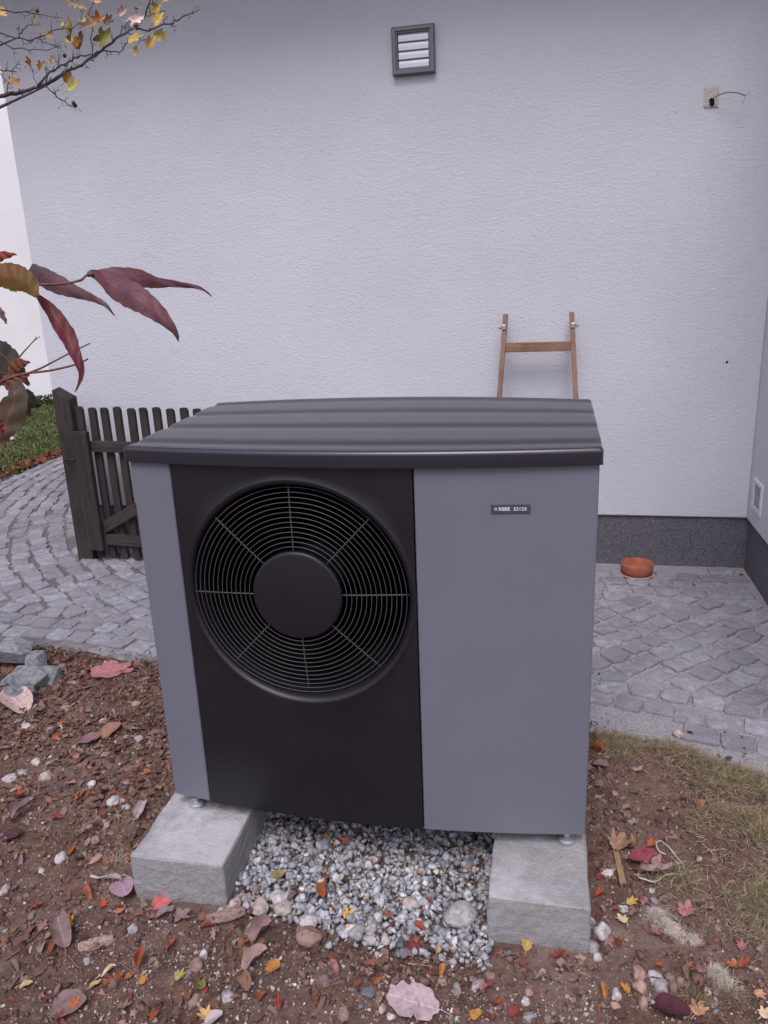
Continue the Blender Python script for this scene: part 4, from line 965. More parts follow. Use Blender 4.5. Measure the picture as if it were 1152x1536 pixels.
def cable():
    r = thing('cable_stub', (1.70, WY, 2.24), 'thin grey forked cable sticking out of a hole in the white wall', 'cable')
    m, t = mat('bare_render_patch', (.45, .37, .29), .95); v = pos(t); n = t.noise(160, 4, .7, v)
    t.link(t.ramp(n.outputs[0], [(.34, (.18, .155, .135)), (.42, (.46, .41, .36)), (.7, (.62, .57, .51))]), t.b.inputs['Base Color']); t.bump(n.outputs[0], .6, .005)
    V, F = [], []; N = 12
    for j in range(N + 1):
        for i in range(N + 1):
            u, w = i / N * 2 - 1, j / N * 2 - 1; e = 1 + .10 * nz(u, w, 2.4, 6); V.append((u * .031 * e, -.0035 - .003 * (1 - max(abs(u), abs(w)) ** 6) + .0015 * nz(u, w, 5), w * .044 * e))
    for j in range(N):
        for i in range(N): a = j * (N + 1) + i; F.append((a, a + 1, a + N + 2, a + N + 1))
    obj('adhesive_patch', V, F, m, r)
    obj('hole', *lathe([(.0115, -.0105), (.0105, -.009), (.007, -.0075)], 9, 'y', (.002, 0, -.017), cap1=True), BLACK, r)
    obj('hole_crumb', *lathe([(.010, -.0105), (.006, -.0095)], 10, 'y', (.004, 0, -.030), cap0=True), BLACK, r)
    c = m_paint('grey_cable_sheath', (.16, .16, .18), .5)
    obj('sheath', *tube(interp([(.004, -.008, -.012), (.02, -.035, -.004), (.055, -.055, .003), (.10, -.062, -.005), (.132, -.060, -.018)], 16), .0026, 8), c, r, smooth=True)
    obj('core', *tube([(.132, -.060, -.018), (.142, -.062, -.010), (.152, -.064, -.002)], .0013, 6), c, r)
    obj('core', *tube([(.132, -.060, -.018), (.128, -.060, -.032), (.120, -.058, -.048)], .0013, 6), c, r)
cable()

# ------------------------------------------------------------------ ladder leaning on the wall
def ladder():
    r = thing('wooden_ladder', (.955, 2.05, 0), 'short brown wooden ladder leaning against the white wall behind the heat pump', 'ladder')
    L = [(.785 - .955, 2.365 - 2.05 - .0, 1.325), (.735 - .955 - .035, 2.06 - 2.05, .0)]
    def rail(xt, xb, side):
        # board: 24 mm seen from the front, 50 mm deep
        P = [Vector((xt, .300, 1.325)), Vector((xb, 0.0, 0.0))]; w, d = .0115, .026; V = []
        for p in P:
            for sx, sy in ((-w, -d), (w, -d), (w, d), (-w, d)): V.append((p.x + sx, p.y + sy - .028, p.z))
        o = obj('rail', V, [(0, 3, 2, 1)[::-1], (4, 5, 6, 7)[::-1], (0, 1, 5, 4)[::-1], (1, 2, 6, 5)[::-1], (2, 3, 7, 6)[::-1], (3, 0, 4, 7)[::-1]], LADW, r); bevel(o, .002)
        hx = xt + (xb - xt) * .045
        c = (hx, .300 - .028 - .026 - .010, 1.265)
        b = obj('hinge_plate', *join([(boxv((c[0] - .010 + side * .003, .222, c[2] - .013), (c[0] + .010 + side * .003, .230, c[2] + .013)), BOXF)]), ZINC, r); bevel(b, .004)
        bo = obj('bolt', *lathe([(.0, -.010), (.007, -.008), (.009, -.002), (.009, .0), (.0045, .001), (.0045, .030)], 14, 'z', (0, 0, 0)), ZINC, r, smooth=True)
        bo.location = (hx + side * .020, .238, 1.262); bo.rotation_euler = (0, side * math.pi / 2 * -1, 0)
        s2 = obj('screw', *lathe([(0, -.004), (.004, -.003), (.004, .004)], 10, 'z'), ZINC, r); s2.location = (xt + (xb - xt) * .13 + side * .0125, .25, 1.155); s2.rotation_euler = (0, -side * math.pi / 2, 0)
    xl = lambda z: (-.158) + (-.158 + .183) * (z - 1.325) / .399
    rail(-.159, -.242, -1); rail(.160, .255, 1)
    for k, z in enumerate((1.165, .865, .60, .35, .12)):
        t = (1.325 - z) / 1.325; y = .300 - .300 * t; a = -.159 - .083 * t + .011; b = .160 + .095 * t - .011
        o = obj('rung', boxv((0, -.012, -.023), (b - a, .012, .023)), BOXF, m_rung, r, loc=(a, y - .030, z)); bevel(o, .002)
m_rung = m_wood('rung_wood', (.17, .088, .055), (.36, .215, .145), 20, 0, .6)
ladder()

# ------------------------------------------------------------------ gate and its post
def gate():
    p = thing('gate_post', (-1.65, 2.21, 0), 'dark weathered wooden post with a slanted top standing by the house corner', 'post')
    V = [(-.050, -.035, -.05), (.050, -.035, -.05), (.050, .045, -.05), (-.050, .045, -.05), (-.050, -.035, .998), (.050, -.035, .945), (.050, .045, .952), (-.050, .045, 1.008)]
    o = obj('post_shaft', V, BOXF, GATEW, p); bevel(o, .004)
    g = thing('picket_gate', (-1.60, 2.20, 0), 'dark weathered wooden picket gate standing open in front of the white wall', 'gate', rz=math.radians(-6.5))
    def board(name, a, b, axis=2):
        o = obj(name, boxv(a, b), BOXF, GATEW if axis == 2 else GATEH, g); bevel(o, .003); return o
    board('stile', (0.000, -.062, .072), (.112, -.032, .770))
    board('stile', (.985, -.062, .072), (1.085, -.032, .770))
    board('rail', (.098, -.030, .652), (1.085, -.004, .712), 0)
    board('rail', (.100, -.030, .100), (1.085, -.004, .163), 0)
    br = obj('brace', boxv((0, -.028, -.034), (.99, -.006, .034)), BOXF, GATEH, g, loc=(.095, 0, .195), rot=(0, -math.radians(28), 0)); bevel(br, .003)
    for k in range(13):
        x = .012 + k * .0845; w = .044; h = .898 + random.uniform(-.004, .004); V, pr = [], []
        prof = [(0, .012)]
        for q in range(4): a = math.pi + math.pi / 2 * q / 3; prof.append((.010 + .010 * math.cos(a), .022 + .010 * math.sin(a) - .0))
        prof = [(0, .020), (.006, .010), (w - .006, .010), (w, .020), (w, h - .016), (w - .005, h - .005), (w - .014, h), (.006, h), (0, h - .005)]
        n = len(prof)
        for y in (0.0, .020): V += [(a, y, b) for a, b in prof]
        F = [tuple(range(n)), tuple(range(2 * n - 1, n - 1, -1))] + [(i, i + n, (i + 1) % n + n, (i + 1) % n) for i in range(n)]
        o = obj('picket', V, F, GATEW, g, loc=(x, random.uniform(-.001, .002), 0)); o.rotation_euler = (0, random.uniform(-.006, .006), 0)
    obj('hinge_strap', *tube([(-.075, -.045, .61), (-.03, -.066, .612), (.02, -.067, .611)], [.006, .006, .004], 8), GATEW, g)
GATEH = m_wood('weathered_dark_wood_rail', (.026, .020, .020), (.066, .054, .051), 14, 0, .85)
gate()

# ------------------------------------------------------------------ terracotta dish
def dish():
    r = thing('terracotta_dish', (1.477, 2.238, 0.004), 'round terracotta flower pot saucer standing on the setts by the plinth', 'dish')
    obj('bowl', *lathe([(.0, .004), (.072, .004), (.079, .008), (.081, .030), (.082, .056), (.0805, .059), (.077, .057), (.0755, .02), (.070, .012), (0, .011)], 56), TERRA, r, smooth=True)
    m, t = mat('chalky_stain', (.38, .29, .26), .9)
    obj('foot', *lathe([(.0, -.002), (.083, -.002), (.085, .001), (.083, .0038), (.074, .0038)], 56), m, r, smooth=True)
dish()

# ------------------------------------------------------------------ concrete blocks
def block(corners, z0, z1, label):
    cx = sum(c[0] for c in corners) / 4; cy = sum(c[1] for c in corners) / 4
    b = bmesh.new(); v = [b.verts.new((x - cx, y - cy, z)) for z in (z0, z1) for x, y in corners]
    for f in BOXF: b.faces.new([v[i] for i in f])
    bmesh.ops.bevel(b, geom=b.edges[:], offset=.0035, segments=1, affect='EDGES')
    bmesh.ops.subdivide_edges(b, edges=[e for e in b.edges if e.calc_length() > .05], cuts=30, use_grid_fill=True)
    b.normal_update()
    for q in b.verts:
        p = q.co; n = noise.noise(p * 9 + Vector((cx * 7, 0, 0))) * .006 + noise.noise(p * 45) * .0016 + noise.noise(p * 120) * .0007
        near = max(0, 1 - abs(p.z - z1) / .012); n -= near * max(0, noise.noise(p * 25 + Vector((3, cx, 1)))) * .007
        q.co += q.normal * n
    me = bpy.data.meshes.new('concrete_block'); b.to_mesh(me); b.free(); me.materials.append(CONC)
    o = bpy.data.objects.new('concrete_block', me); link(o); o.location = (cx, cy, 0); tag(o, label, 'concrete block', 'concrete blocks carrying the heat pump'); return o
block([(-.032, -.207), (.227, -.207), (.206, .78), (-.045, .78)], -.10, .105, 'pale concrete block under the left end of the heat pump')
block([(.896, -.203), (1.133, -.203), (1.120, .78), (.905, .78)], -.10, .105, 'pale concrete block under the right end of the heat pump beside the dry moss')

# ------------------------------------------------------------------ heat pump
HP = thing('heat_pump', (0, 0, .105), 'grey and anthracite outdoor heat pump with a round fan grille on two concrete blocks', 'heat pump')
def yf(x): return -.045 * (1 - ((x - .564) / .564) ** 2)
Z = lambda z: z - .105
def panel(name, x0, x1, m, z0=.1455, z1=1.118, off=0.0, n=12):
    V, F = [], []; xs = [x0 + (x1 - x0) * i / n for i in range(n + 1)]; e = .0025
    cols = [(x0, .020), (x0, yf(x0) + e + off), (x0 + e, yf(x0) + off)] + [(x, yf(x) + off) for x in xs[1:-1]] + [(x1 - e, yf(x1) + off), (x1, yf(x1) + e + off), (x1, .020)]
    rows = [(z0, .02, 1), (z0, e, 0), (z0 + e, 0, 0), (z1, 0, 0)]
    k = len(cols)
    for z, dy, b in rows:
        for x, y in cols: V.append((x, (y if not b else .020) + (dy if not b else 0) * (1 if y < .019 else 0), Z(z)))
    for j in range(len(rows) - 1):
        for i in range(k - 1): F.append((j * k + i, j * k + i + 1, (j + 1) * k + i + 1, (j + 1) * k + i))
    return obj(name, V, F, m, HP)
FX, FZ, FR = .4225, .786, .2915
def heat_pump():
    panel('left_panel', .0005, .1135, GREY); panel('right_panel', .7205, 1.1275, GREY)
    # dark fan panel with a circular opening
    x0, x1, z0, z1 = .1165, .7175, .1455, 1.118
    th = set(np.linspace(0, 2 * math.pi, 129)[:-1])
    for X, Zc in ((x0, z0), (x1, z0), (x1, z1), (x0, z1)): th.add(math.atan2(Zc - FZ, X - FX) % (2 * math.pi))
    th = sorted(th); n = len(th); V, F = [], []
    prof = [(FR - .020, .055), (FR - .016, .030), (FR - .013, .012), (FR - .009, .003), (FR - .004, -.0012), (FR + .000, -.0026), (FR + .004, -.0014), (FR + .007, 0)]
    for r, dy in prof:
        for a in th: x = FX + r * math.cos(a); V.append((x, yf(x) + dy, Z(FZ + r * math.sin(a))))
    def edge(a):
        c, s = math.cos(a), math.sin(a); t = 1e9
        if c > 1e-9: t = min(t, (x1 - FX) / c)
        if c < -1e-9: t = min(t, (x0 - FX) / c)
        if s > 1e-9: t = min(t, (z1 - FZ) / s)
        if s < -1e-9: t = min(t, (z0 - FZ) / s)
        return t
    for q in (.25, .5, .75, .97, .99, 1.0, 'b'):
        for a in th:
            R = edge(a); r = FR + .007; rr = R if q == 'b' else r + (R - r) * q; x = FX + rr * math.cos(a); V.append((x, .018 if q == 'b' else yf(x), Z(FZ + rr * math.sin(a))))
    L = len(prof) + 7
    for j in range(L - 1):
        for i in range(n): F.append((j * n + i, j * n + (i + 1) % n, (j + 1) * n + (i + 1) % n, (j + 1) * n + i)[::-1])
    fp = obj('fan_panel', V, F, DARK, HP, smooth=True)
    fp.data.polygons.foreach_set('use_smooth', [j < len(prof) + 5 for j in range(L - 1) for i in range(n)])
    # casing behind the panels
    V, F = join([(boxv((.004, .008, Z(.150)), (.007, .545, Z(1.118))), BOXF), (boxv((1.121, .008, Z(.150)), (1.124, .545, Z(1.118))), BOXF),
                 (boxv((.0075, .542, Z(.150)), (1.1205, .545, Z(1.118))), BOXF), (boxv((.0075, .022, Z(.147)), (1.1205, .5415, Z(.150))), BOXF), (boxv((.0075, .022, Z(1.105)), (1.1205, .5415, Z(1.110))), BOXF)])
    obj('casing', V, F, GREY, HP)
    obj('fan_duct', *lathe([(FR - .019, .018), (FR - .016, .06), (FR - .012, .20), (FR - .012, .40)], 96, 'y', (FX, 0, Z(FZ)), cap1=True), BLACK, HP, smooth=True)
    # fan: hub and seven blades behind the grille
    V, F = [], []
    for k in range(7):
        a0 = 2 * math.pi * k / 7 + .3; m = len(V)
        for i in range(7):
            r = .075 + .185 * i / 6
            for j in range(5): a = a0 + (j / 4 - .5) * (.55 + .12 * i / 6) + .25 * i / 6; V.append((FX + r * math.cos(a), .190 + (j / 4 - .5) * .075, Z(FZ) + r * math.sin(a)))
        for i in range(6):
            for j in range(4): F.append((m + i * 5 + j, m + i * 5 + j + 1, m + i * 5 + j + 6, m + i * 5 + j + 5))
    NIGHT = mat('matt_black_fan', (.0015, .0015, .002), 1, spec=0)[0]; fan = obj('fan', V, F, NIGHT, HP, smooth=True)
    obj('fan_hub', *lathe([(0, .13), (.07, .132), (.078, .14), (.078, .24)], 40, 'y', (FX, 0, Z(FZ))), BLACK, fan, smooth=True)
    # grille
    g = bpy.data.objects.new('fan_grille', None); g.empty_display_size = .05; link(g, HP); g.location = (FX, yf(FX), Z(FZ))
    gy = lambda r: .006 + .012 * (r / .27) ** 2
    for k in range(13):
        r = .1245 + (.2705 - .1245) * k / 12; pts = [(r * math.cos(a), gy(r), r * math.sin(a)) for a in np.linspace(0, 2 * math.pi, 97)[:-1]]
        obj('ring', *tube(pts, .00105, 6, True), WIRE, g, smooth=True)
    for k in range(8):
        a = math.radians(45 * k + 1.5); pts = [(r * math.cos(a), gy(r) + .003, r * math.sin(a)) for r in np.linspace(.105, .276, 9)]
        obj('spoke', *tube(pts, .0017, 8), WIRE, g, smooth=True)
    obj('hub_cap', *lathe([(0, -.001), (.105, 0), (.1115, .0012), (.1135, .004), (.1135, .012)], 72, 'y'), DARK, g, smooth=True)
    # roof cover: a shallow ribbed tray bowed front and back
    r = .008
    W0, W1 = -.006, 1.134
    U = [(W0 + .001, 9), (W0, .030), (W0, r + .003), (W0, r), (W0 + r * .3, r * .3), (W0 + r, 0), (W0 + r + .004, 0)] + [(W0 + r + (W1 - W0 - 2 * r) * i / 40, 0) for i in range(1, 40)] + [(W1 - r - .004, 0), (W1 - r, 0), (W1 - r * .3, r * .3), (W1, r), (W1, r + .003), (W1, .030), (W1 - .001, 9)]
    D = .583
    Vv = [(.001, 9), (0, .030), (0, r + .003), (0, r), (r * .3, r * .3), (r, 0), (r + .002, 0)] + [(r + (D - 2 * r) * i / 130, 0) for i in range(1, 130)] + [(D - r, 0), (D - r * .3, r * .3), (D, r), (D, .030), (D - .001, 9)]
    V, F = [], []; ky = len(Vv)
    def bow(x): return .050 * (1 - ((x - .564) / .57) ** 2)
    for x, dx in U:
        for v, dv in Vv:
            b = bow(x); y = -.011 - b + v * (D + b + .55 * b) / D
            yy = v - .015; gz = 0
            for c in (.045, .21, .375, .525): gz += .0046 * math.exp(-((yy - c) / .026) ** 2)
            gz += .0012 * math.exp(-(yy / .004) ** 2)
            z = 1.151 + .017 * (v / D) + .009 * (b / .05) * (v / D) - gz
            if dx == 9 or dv == 9: z = 1.1125
            else: z -= max(dx, dv)
            V.append((x, y, Z(z)))
    nu = len(U)
    for i in range(nu - 1):
        for j in range(ky - 1): F.append((i * ky + j, (i + 1) * ky + j, (i + 1) * ky + j + 1, i * ky + j + 1))
    obj('cover', V, F, COVER, HP, smooth=True)
    # levelling feet
    for x, y in ((.057, .012), (1.083, .020), (.057, .50), (1.083, .50)):
        f = obj('foot', *lathe([(0, 0), (.021, 0), (.022, .002), (.022, .010), (.020, .014), (.012, .017), (.008, .019), (.008, .021), (.0, .021)], 32, 'z'), ZINC, HP, loc=(x, y, .0), smooth=True); f.data.polygons.foreach_set('use_smooth', [False] * len(f.data.polygons))
        nut = obj('nut', *lathe([(.0, .021), (.0115, .021), (.0115, .029), (0, .029)], 6, 'z'), ZINC, f)
        obj('stud', *tube([(0, 0, .029), (0, 0, .046)], .0055, 12), ZINC, f, smooth=True)
    # badge
    bx, bz = .9365, 1.0145; ang = math.atan2(yf(.98) - yf(.893), .087)
    bdg = obj('badge', boxv((-.0435, -.003, -.0108), (.0435, .001, .0108)), BOXF, m_paint('badge_plate', (.062, .060, .085), .35), HP, loc=(bx, yf(bx), Z(bz)), rot=(0, 0, ang)); bevel(bdg, .0015)
    ink = m_paint('silver_print', (.75, .75, .80), .5)
    parts = []; y0, y1 = -.0036, -.0029
    def bar(x, z, w, h): parts.append((boxv((x, y0, z), (x + w, y1, z + h)), BOXF))
    def quad(p): parts.append(([(a, y0, b) for a, b in p] + [(a, y1, b) for a, b in p], BOXF))
    # flower-like emblem: eight petals and a centre
    for k in range(8):
        a = math.pi / 4 * k; c = (-.0335 + .0024 * math.cos(a), .0024 * math.sin(a)); d = (math.cos(a), math.sin(a)); e = (-d[1], d[0])
        quad([(c[0] - d[0] * .0013, c[1] - d[1] * .0013), (c[0] + e[0] * .0007, c[1] + e[1] * .0007), (c[0] + d[0] * .0013, c[1] + d[1] * .0013), (c[0] - e[0] * .0007, c[1] - e[1] * .0007)])
    H = .0082; b = -H / 2; x = -.0275; th_, hv, sf = .0007, .0024, .0006
    # N
    bar(x + .0008, b, th_, H); bar(x, b, .0024, sf); bar(x - .0002, b + H - sf, .0030, sf); quad([(x + .0006, b + H), (x + .0050, b), (x + .0074, b), (x + .0030, b + H)]); bar(x + .0064, b, th_, H); bar(x + .0056, b + H - sf, .0024, sf)
    x += .0088
    # I
    bar(x + .0006, b, hv, H); bar(x, b, .0036, sf); bar(x, b + H - sf, .0036, sf); x += .0043
    # B
    bar(x + .0006, b, hv, H); bar(x, b, .0050, sf); bar(x, b + H - sf, .0048, sf); bar(x + .003, b + H * .5 - sf / 2, .0022, sf); bar(x + .0044, b + .0006, .0018, H * .5 - .0012); bar(x + .0041, b + H * .5 + .0004, .0018, H * .5 - .0011); x += .0072
    # E
    bar(x + .0006, b, hv, H); bar(x, b, .0058, sf); bar(x, b + H - sf, .0056, sf); bar(x + .003, b + H * .5 - sf / 2, .0018, sf); bar(x + .0052, b, .0006, .0022); bar(x + .0050, b + H - .0022, .0006, .0022); bar(x + .0042, b + H * .5 - .0012, .0006, .0024)
    V, F = join(parts); obj('lettering', V, F, ink, bdg)
    fc = bpy.data.curves.new('model_text', 'FONT'); fc.body = 'S2125'; fc.size = .0104; fc.extrude = .0003; fc.offset = .00016; fc.space_character = 1.16
    tmp = bpy.data.objects.new('tmp_text', fc); COL.objects.link(tmp); dg = bpy.context.evaluated_depsgraph_get(); me = bpy.data.meshes.new_from_object(tmp.evaluated_get(dg)); bpy.data.objects.remove(tmp)
    me.materials.clear(); me.materials.append(ink); tx = bpy.data.objects.new('lettering', me); link(tx, bdg); tx.location = (.0062, -.0033, -.0039); tx.rotation_euler = (math.pi / 2, 0, 0)
heat_pump()

# ------------------------------------------------------------------ leaf shapes
def polar_leaf(kind, n=56):
    pts = []
    for i in range(n):
        a = 2 * math.pi * i / n; c = a if a <= math.pi else a - 2 * math.pi     # 0 points to the tip
        if kind == 'maple':
            lob = [(0, 1.0, .40), (.90, .86, .38), (-.90, .86, .38), (1.8, .64, .40), (-1.8, .64, .40)]; r = .48
            for o, L, w in lob: r = max(r, L * max(0, 1 - (abs(c - o) / (w * 1.6)) ** 1.3) ** .75)
            r *= 1 + .05 * math.sin(11 * a)
        elif kind == 'tulip':
            lob = [(.33, .95, .30), (-.33, .95, .30), (1.25, .80, .5), (-1.25, .80, .5), (2.2, .62, .6), (-2.2, .62, .6)]; r = .5
            for o, L, w in lob: r = max(r, L * max(0, 1 - (abs(c - o) / (w * 1.5)) ** 2) ** .5)
        elif kind == 'lobed': r = .62 + .20 * math.cos(5 * a) + .06 * math.sin(13 * a)
        elif kind == 'lobedbig':
            r = .86 + .11 * abs(math.sin(3.2 * a + .6)) ** .6 + .03 * math.sin(11 * a) - (.22 if abs(c - 1.8) < .10 else 0) - (.18 if abs(c + 1.2) < .10 else 0)
        elif kind == 'round': r = .92 + .05 * math.sin(3 * a + 1) + .03 * math.sin(7 * a) + .12 * max(0, math.cos(a)) ** 12
        else: r = 1 / math.sqrt((math.cos(a)) ** 2 + (math.sin(a) / .95) ** 2); r = r * (1 + .16 * max(0, math.cos(a)) ** 10) * (1 + .015 * math.sin(17 * a))
        pts.append((math.cos(a) * r, math.sin(a) * r))
    return pts
def leaf_mesh(kind, L, w, curl, seed):
    """leaf lying in xy, tip towards +x, about L long, folded and curled"""
    rnd = random.Random(seed); pts = polar_leaf(kind); n = len(pts); V, F, UV = [(0, 0, 0)], [], [(.5, 0)]
    xs = [p[0] for p in pts]; sx = L / (max(xs) - min(xs)); ys = [p[1] for p in pts]; sy = L * w / (max(ys) - min(ys))
    ph1, ph2 = rnd.uniform(0, 6), rnd.uniform(0, 6)
    for ring in (.3, .55, .78, 1.0):
        for x, y in pts: V.append((x * ring * sx, y * ring * sy, 0)); UV.append((x * ring * .5 + .5, y * ring * w * .5))
    out = []
    fold = curl * rnd.uniform(.6, 1.3); roll = curl * rnd.uniform(.3, 1.4)
    for x, y, z in V:
        u, v = x / (L * .5), y / (L * w * .5 + 1e-9); r2 = u * u + v * v
        z = L * (fold * .45 * abs(v) ** 1.4 + roll * .30 * u * abs(u) ** .7 + .10 * curl * math.sin(4 * u + ph1) * abs(v) + .09 * curl * math.sin(3.3 * v + ph2 + 2 * u) * r2 ** .5 + .025 * math.sin(7 * u + ph2) * r2 * curl * 2)
        y *= 1 - .45 * min(1, fold * 1.0) * abs(v); x *= 1 - .15 * roll * abs(u)
        out.append((x, y, z))
    for i in range(n): F.append((0, 1 + i, 1 + (i + 1) % n))
    for k in range(3):
        a, b = 1 + k * n, 1 + (k + 1) * n
        for i in range(n): F.append((a + i, b + i, b + (i + 1) % n, a + (i + 1) % n))
    zmin = min(v[2] for v in out); out = [(x, y, z - zmin) for x, y, z in out]
    # stalk
    st = tube([(-L * .42, 0, out[0][2] + .0005), (-L * .55, L * .01, out[0][2] + .002), (-L * .75, L * .05, .001)], [.0012, .0009, .0007], 5)
    m = len(out); out += [tuple(v) for v in st[0]]; F += [tuple(i + m for i in f) for f in st[1]]; UV += [(.5, 0)] * len(st[0])
    return mesh('leaf', out, F, LEAF, smooth=True, uv=UV)
PAL = dict(pink=(.38, .165, .17), palepink=(.47, .34, .31), mauve=(.20, .11, .125), tan=(.27, .16, .105), maroon=(.075, .022, .030), mauvegrey=(.22, .155, .165), lilac=(.34, .21, .27), coral=(.58, .17, .16),
    greybrown=(.22, .15, .14), brownmauve=(.25, .155, .145), palebrown=(.34, .235, .205), palelilac=(.44, .335, .345), plum=(.22, .045, .06), orange=(.36, .095, .035), pinkbrown=(.34, .15, .13), cream=(.58, .45, .29), yellow=(.44, .30, .08),
    amber=(.40, .19, .05), peach=(.50, .26, .15), rust=(.25, .065, .03), red=(.22, .04, .03), orangered=(.34, .065, .035), orangebrown=(.27, .085, .032), brightyellow=(.68, .35, .03), olive=(.24, .19, .06), straw=(.42, .31, .15),
    oliveyellow=(.34, .28, .075), olivegreen=(.20, .18, .045), peachyellow=(.52, .31, .13), palegrey=(.42, .35, .34), tanyellow=(.42, .26, .10), palecream=(.66, .52, .46), peach2=(.5, .3, .2))
def jit(c, s=.12): k = random.uniform(1 - s, 1 + s); return (min(1, c[0] * k), min(1, c[1] * k * random.uniform(.94, 1.06)), min(1, c[2] * k), 1)
TAKEN = []
def named_leaves():
    for i, (kind, x, y, L, ang, w, c, cu, lab) in enumerate(LEAVES):
        me = leaf_mesh(kind, L, w, cu * (1.5 if L < .08 else 1.1), i); o = bpy.data.objects.new('fallen_leaf', me); link(o)
        z = max(soil_z(x + dx * L * .35, y + dy * L * .35) for dx, dy in ((0, 0), (1, 0), (-1, 0), (0, 1), (0, -1)))
        if 'gravel' in lab and ('on the gravel' in lab or 'in the crushed' in lab or 'front of the crushed' in lab): z += .014
        if 'on top of the broad' in lab: z += .010
        if 'standing' in lab or 'leaning' in lab: o.rotation_euler = (random.uniform(.3, .6), random.uniform(-.3, .3), ang)
        else: o.rotation_euler = (random.gauss(0, .10), random.gauss(0, .10), ang)
        o.location = (x, y, z + (.010 if L > .07 else .004)); o.color = jit(PAL[c], .06); tag(o, lab, 'leaf'); TAKEN.append((x, y, L * .4))
named_leaves()

def pixel(x, y, z=0):
    p = Vector((x, y, z)) - cam.matrix_world.translation; d = p.dot(CF); return 576 + 1173 * p.dot(CR) / d, 768 - 1173 * p.dot(CU) / d
def free(x, y, r=.0): return all((x - a) ** 2 + (y - b) ** 2 > (c + r) ** 2 for a, b, c in TAKEN)
def on_block(x, y): return (-.06 < x < .24 and y > -.225) or (.875 < x < 1.15 and y > -.225)
LMOSS = [(x, y) for x, y in MOSS_OUTLINE]
def more_leaves():
    kinds = [('rust', 'rust-brown', 6), ('orange', 'orange', 1.5), ('red', 'dark red', 1.5), ('tan', 'tan', 6), ('amber', 'amber', 1), ('greybrown', 'grey-brown', 7), ('pinkbrown', 'pinkish brown', 5)]
    sizes = [('tiny', .015), ('small', .022), ('medium sized', .032)]; shapes = [('maple', 'lobed'), ('ovate', 'oval'), ('lobed', 'crumpled')]
    lib = {(k, s_, h): leaf_mesh(h, L * 1.15, .85 if h != 'ovate' else .6, .55 if h != 'lobed' else .9, 900 + i * 17 + j * 5 + q) for i, (k, _, _) in enumerate(kinds) for j, (s_, L) in enumerate(sizes) for q, (h, _) in enumerate(shapes)}
    used = set(); cnt = 0; tries = 0
    def zone(x, y, px, py):
        if bool(inside(LMOSS, np.array([x]), np.array([y]))[0]): return 'on the dry moss at the right', .2
        if .26 < x < .9 and y > -.3: return ('on the left half of the crushed gravel' if x < .56 else 'on the right half of the crushed gravel'), .5
        if x < 0:
            if py < 1100: return ('near the grey quarry rocks' if px < 110 else 'in the litter below the pink leaf'), 1
            if py < 1230: return ('on the litter at the left edge' if px < 120 else 'on the litter beside the heat pump'), .9
            if py < 1350: return ('on the bare soil at the left edge' if px < 110 else 'on the soil left of the left block'), .7
            return ('in the lower left corner' if px < 150 else 'near the forked twig at lower left'), .8
        if px < 450: return 'on the soil in front of the left block', .8
        if px < 700: return 'on the gritty soil in front of the gravel', .8
        if px < 890: return 'on the gritty soil in front of the right block', .7
        if py < 1330: return 'on the bare soil between heat pump and moss', .5
        return ('among the pebbles at lower right' if px < 1040 else 'in the lower right corner'), .9
    while cnt < 235 and tries < 20000:
        tries += 1
        x, y = random.uniform(-1.55, 1.75), random.uniform(-.72, 1.02); px, py = pixel(x, y)
        if not (0 < px < 1152 and py < 1534) or on_block(x, y) or y > front_y(x) - .02: continue
        if 215 < px < 880 and py < 1190: continue
        zn, dens = zone(x, y, px, py)
        if random.random() > dens or not free(x, y, .002): continue
        k, word, _ = random.choices(kinds, [q[2] for q in kinds])[0]; (sn, sv), (h, hw) = random.choice(sizes), random.choice(shapes)
        if (k, sn, h, zn) in used: continue
        used.add((k, sn, h, zn)); o = bpy.data.objects.new('fallen_leaf', lib[(k, sn, h)]); link(o)
        o.location = (x, y, soil_z(x, y) + (.020 if 'gravel' in zn and 'front' not in zn else .004)); o.rotation_euler = (random.gauss(0, .3), random.gauss(0, .3), random.uniform(0, 6.28)); c_ = PAL[k]; g_ = sum(c_) / 3; o.color = jit(tuple(q * .78 + g_ * .22 for q in c_), .2)
        tag(o, '%s %s %s leaf %s' % (sn, word, hw, zn), 'leaf', 'small leaves fallen on the soil'); TAKEN.append((x, y, .010)); cnt += 1
more_leaves()

# ------------------------------------------------------------------ pebbles and rocks
STC = dict(stone=(.33, .31, .31), beige=(.42, .355, .31), white=(.50, .465, .45), peachs=(.38, .24, .20), tans=(.27, .185, .145), dark=(.14, .14, .15), mauves=(.22, .15, .15), bluew=(.50, .53, .58))
def stone_mesh(name, sx, sy, sz, seed, colr, m=PEB, rough=.10, angular=0, sub=3):
    r = np.random.default_rng(seed); V, F = ico(sub); V = V.copy(); o = Vector(r.uniform(-9, 9, 3))
    for _ in range(angular):
        nrm = r.normal(size=3); nrm /= np.linalg.norm(nrm); d = r.uniform(.5, .82); k = V @ nrm - d; V -= np.outer(np.clip(k, 0, None), nrm)
    for i, v in enumerate(V): V[i] = v * (1 + rough * noise.noise(Vector(v) * 1.3 + o) * 2 + rough * .3 * noise.noise(Vector(v) * 4 + o))
    return mesh(name, V * (sx, sy, sz), F, m, smooth=angular == 0, tint=colr)
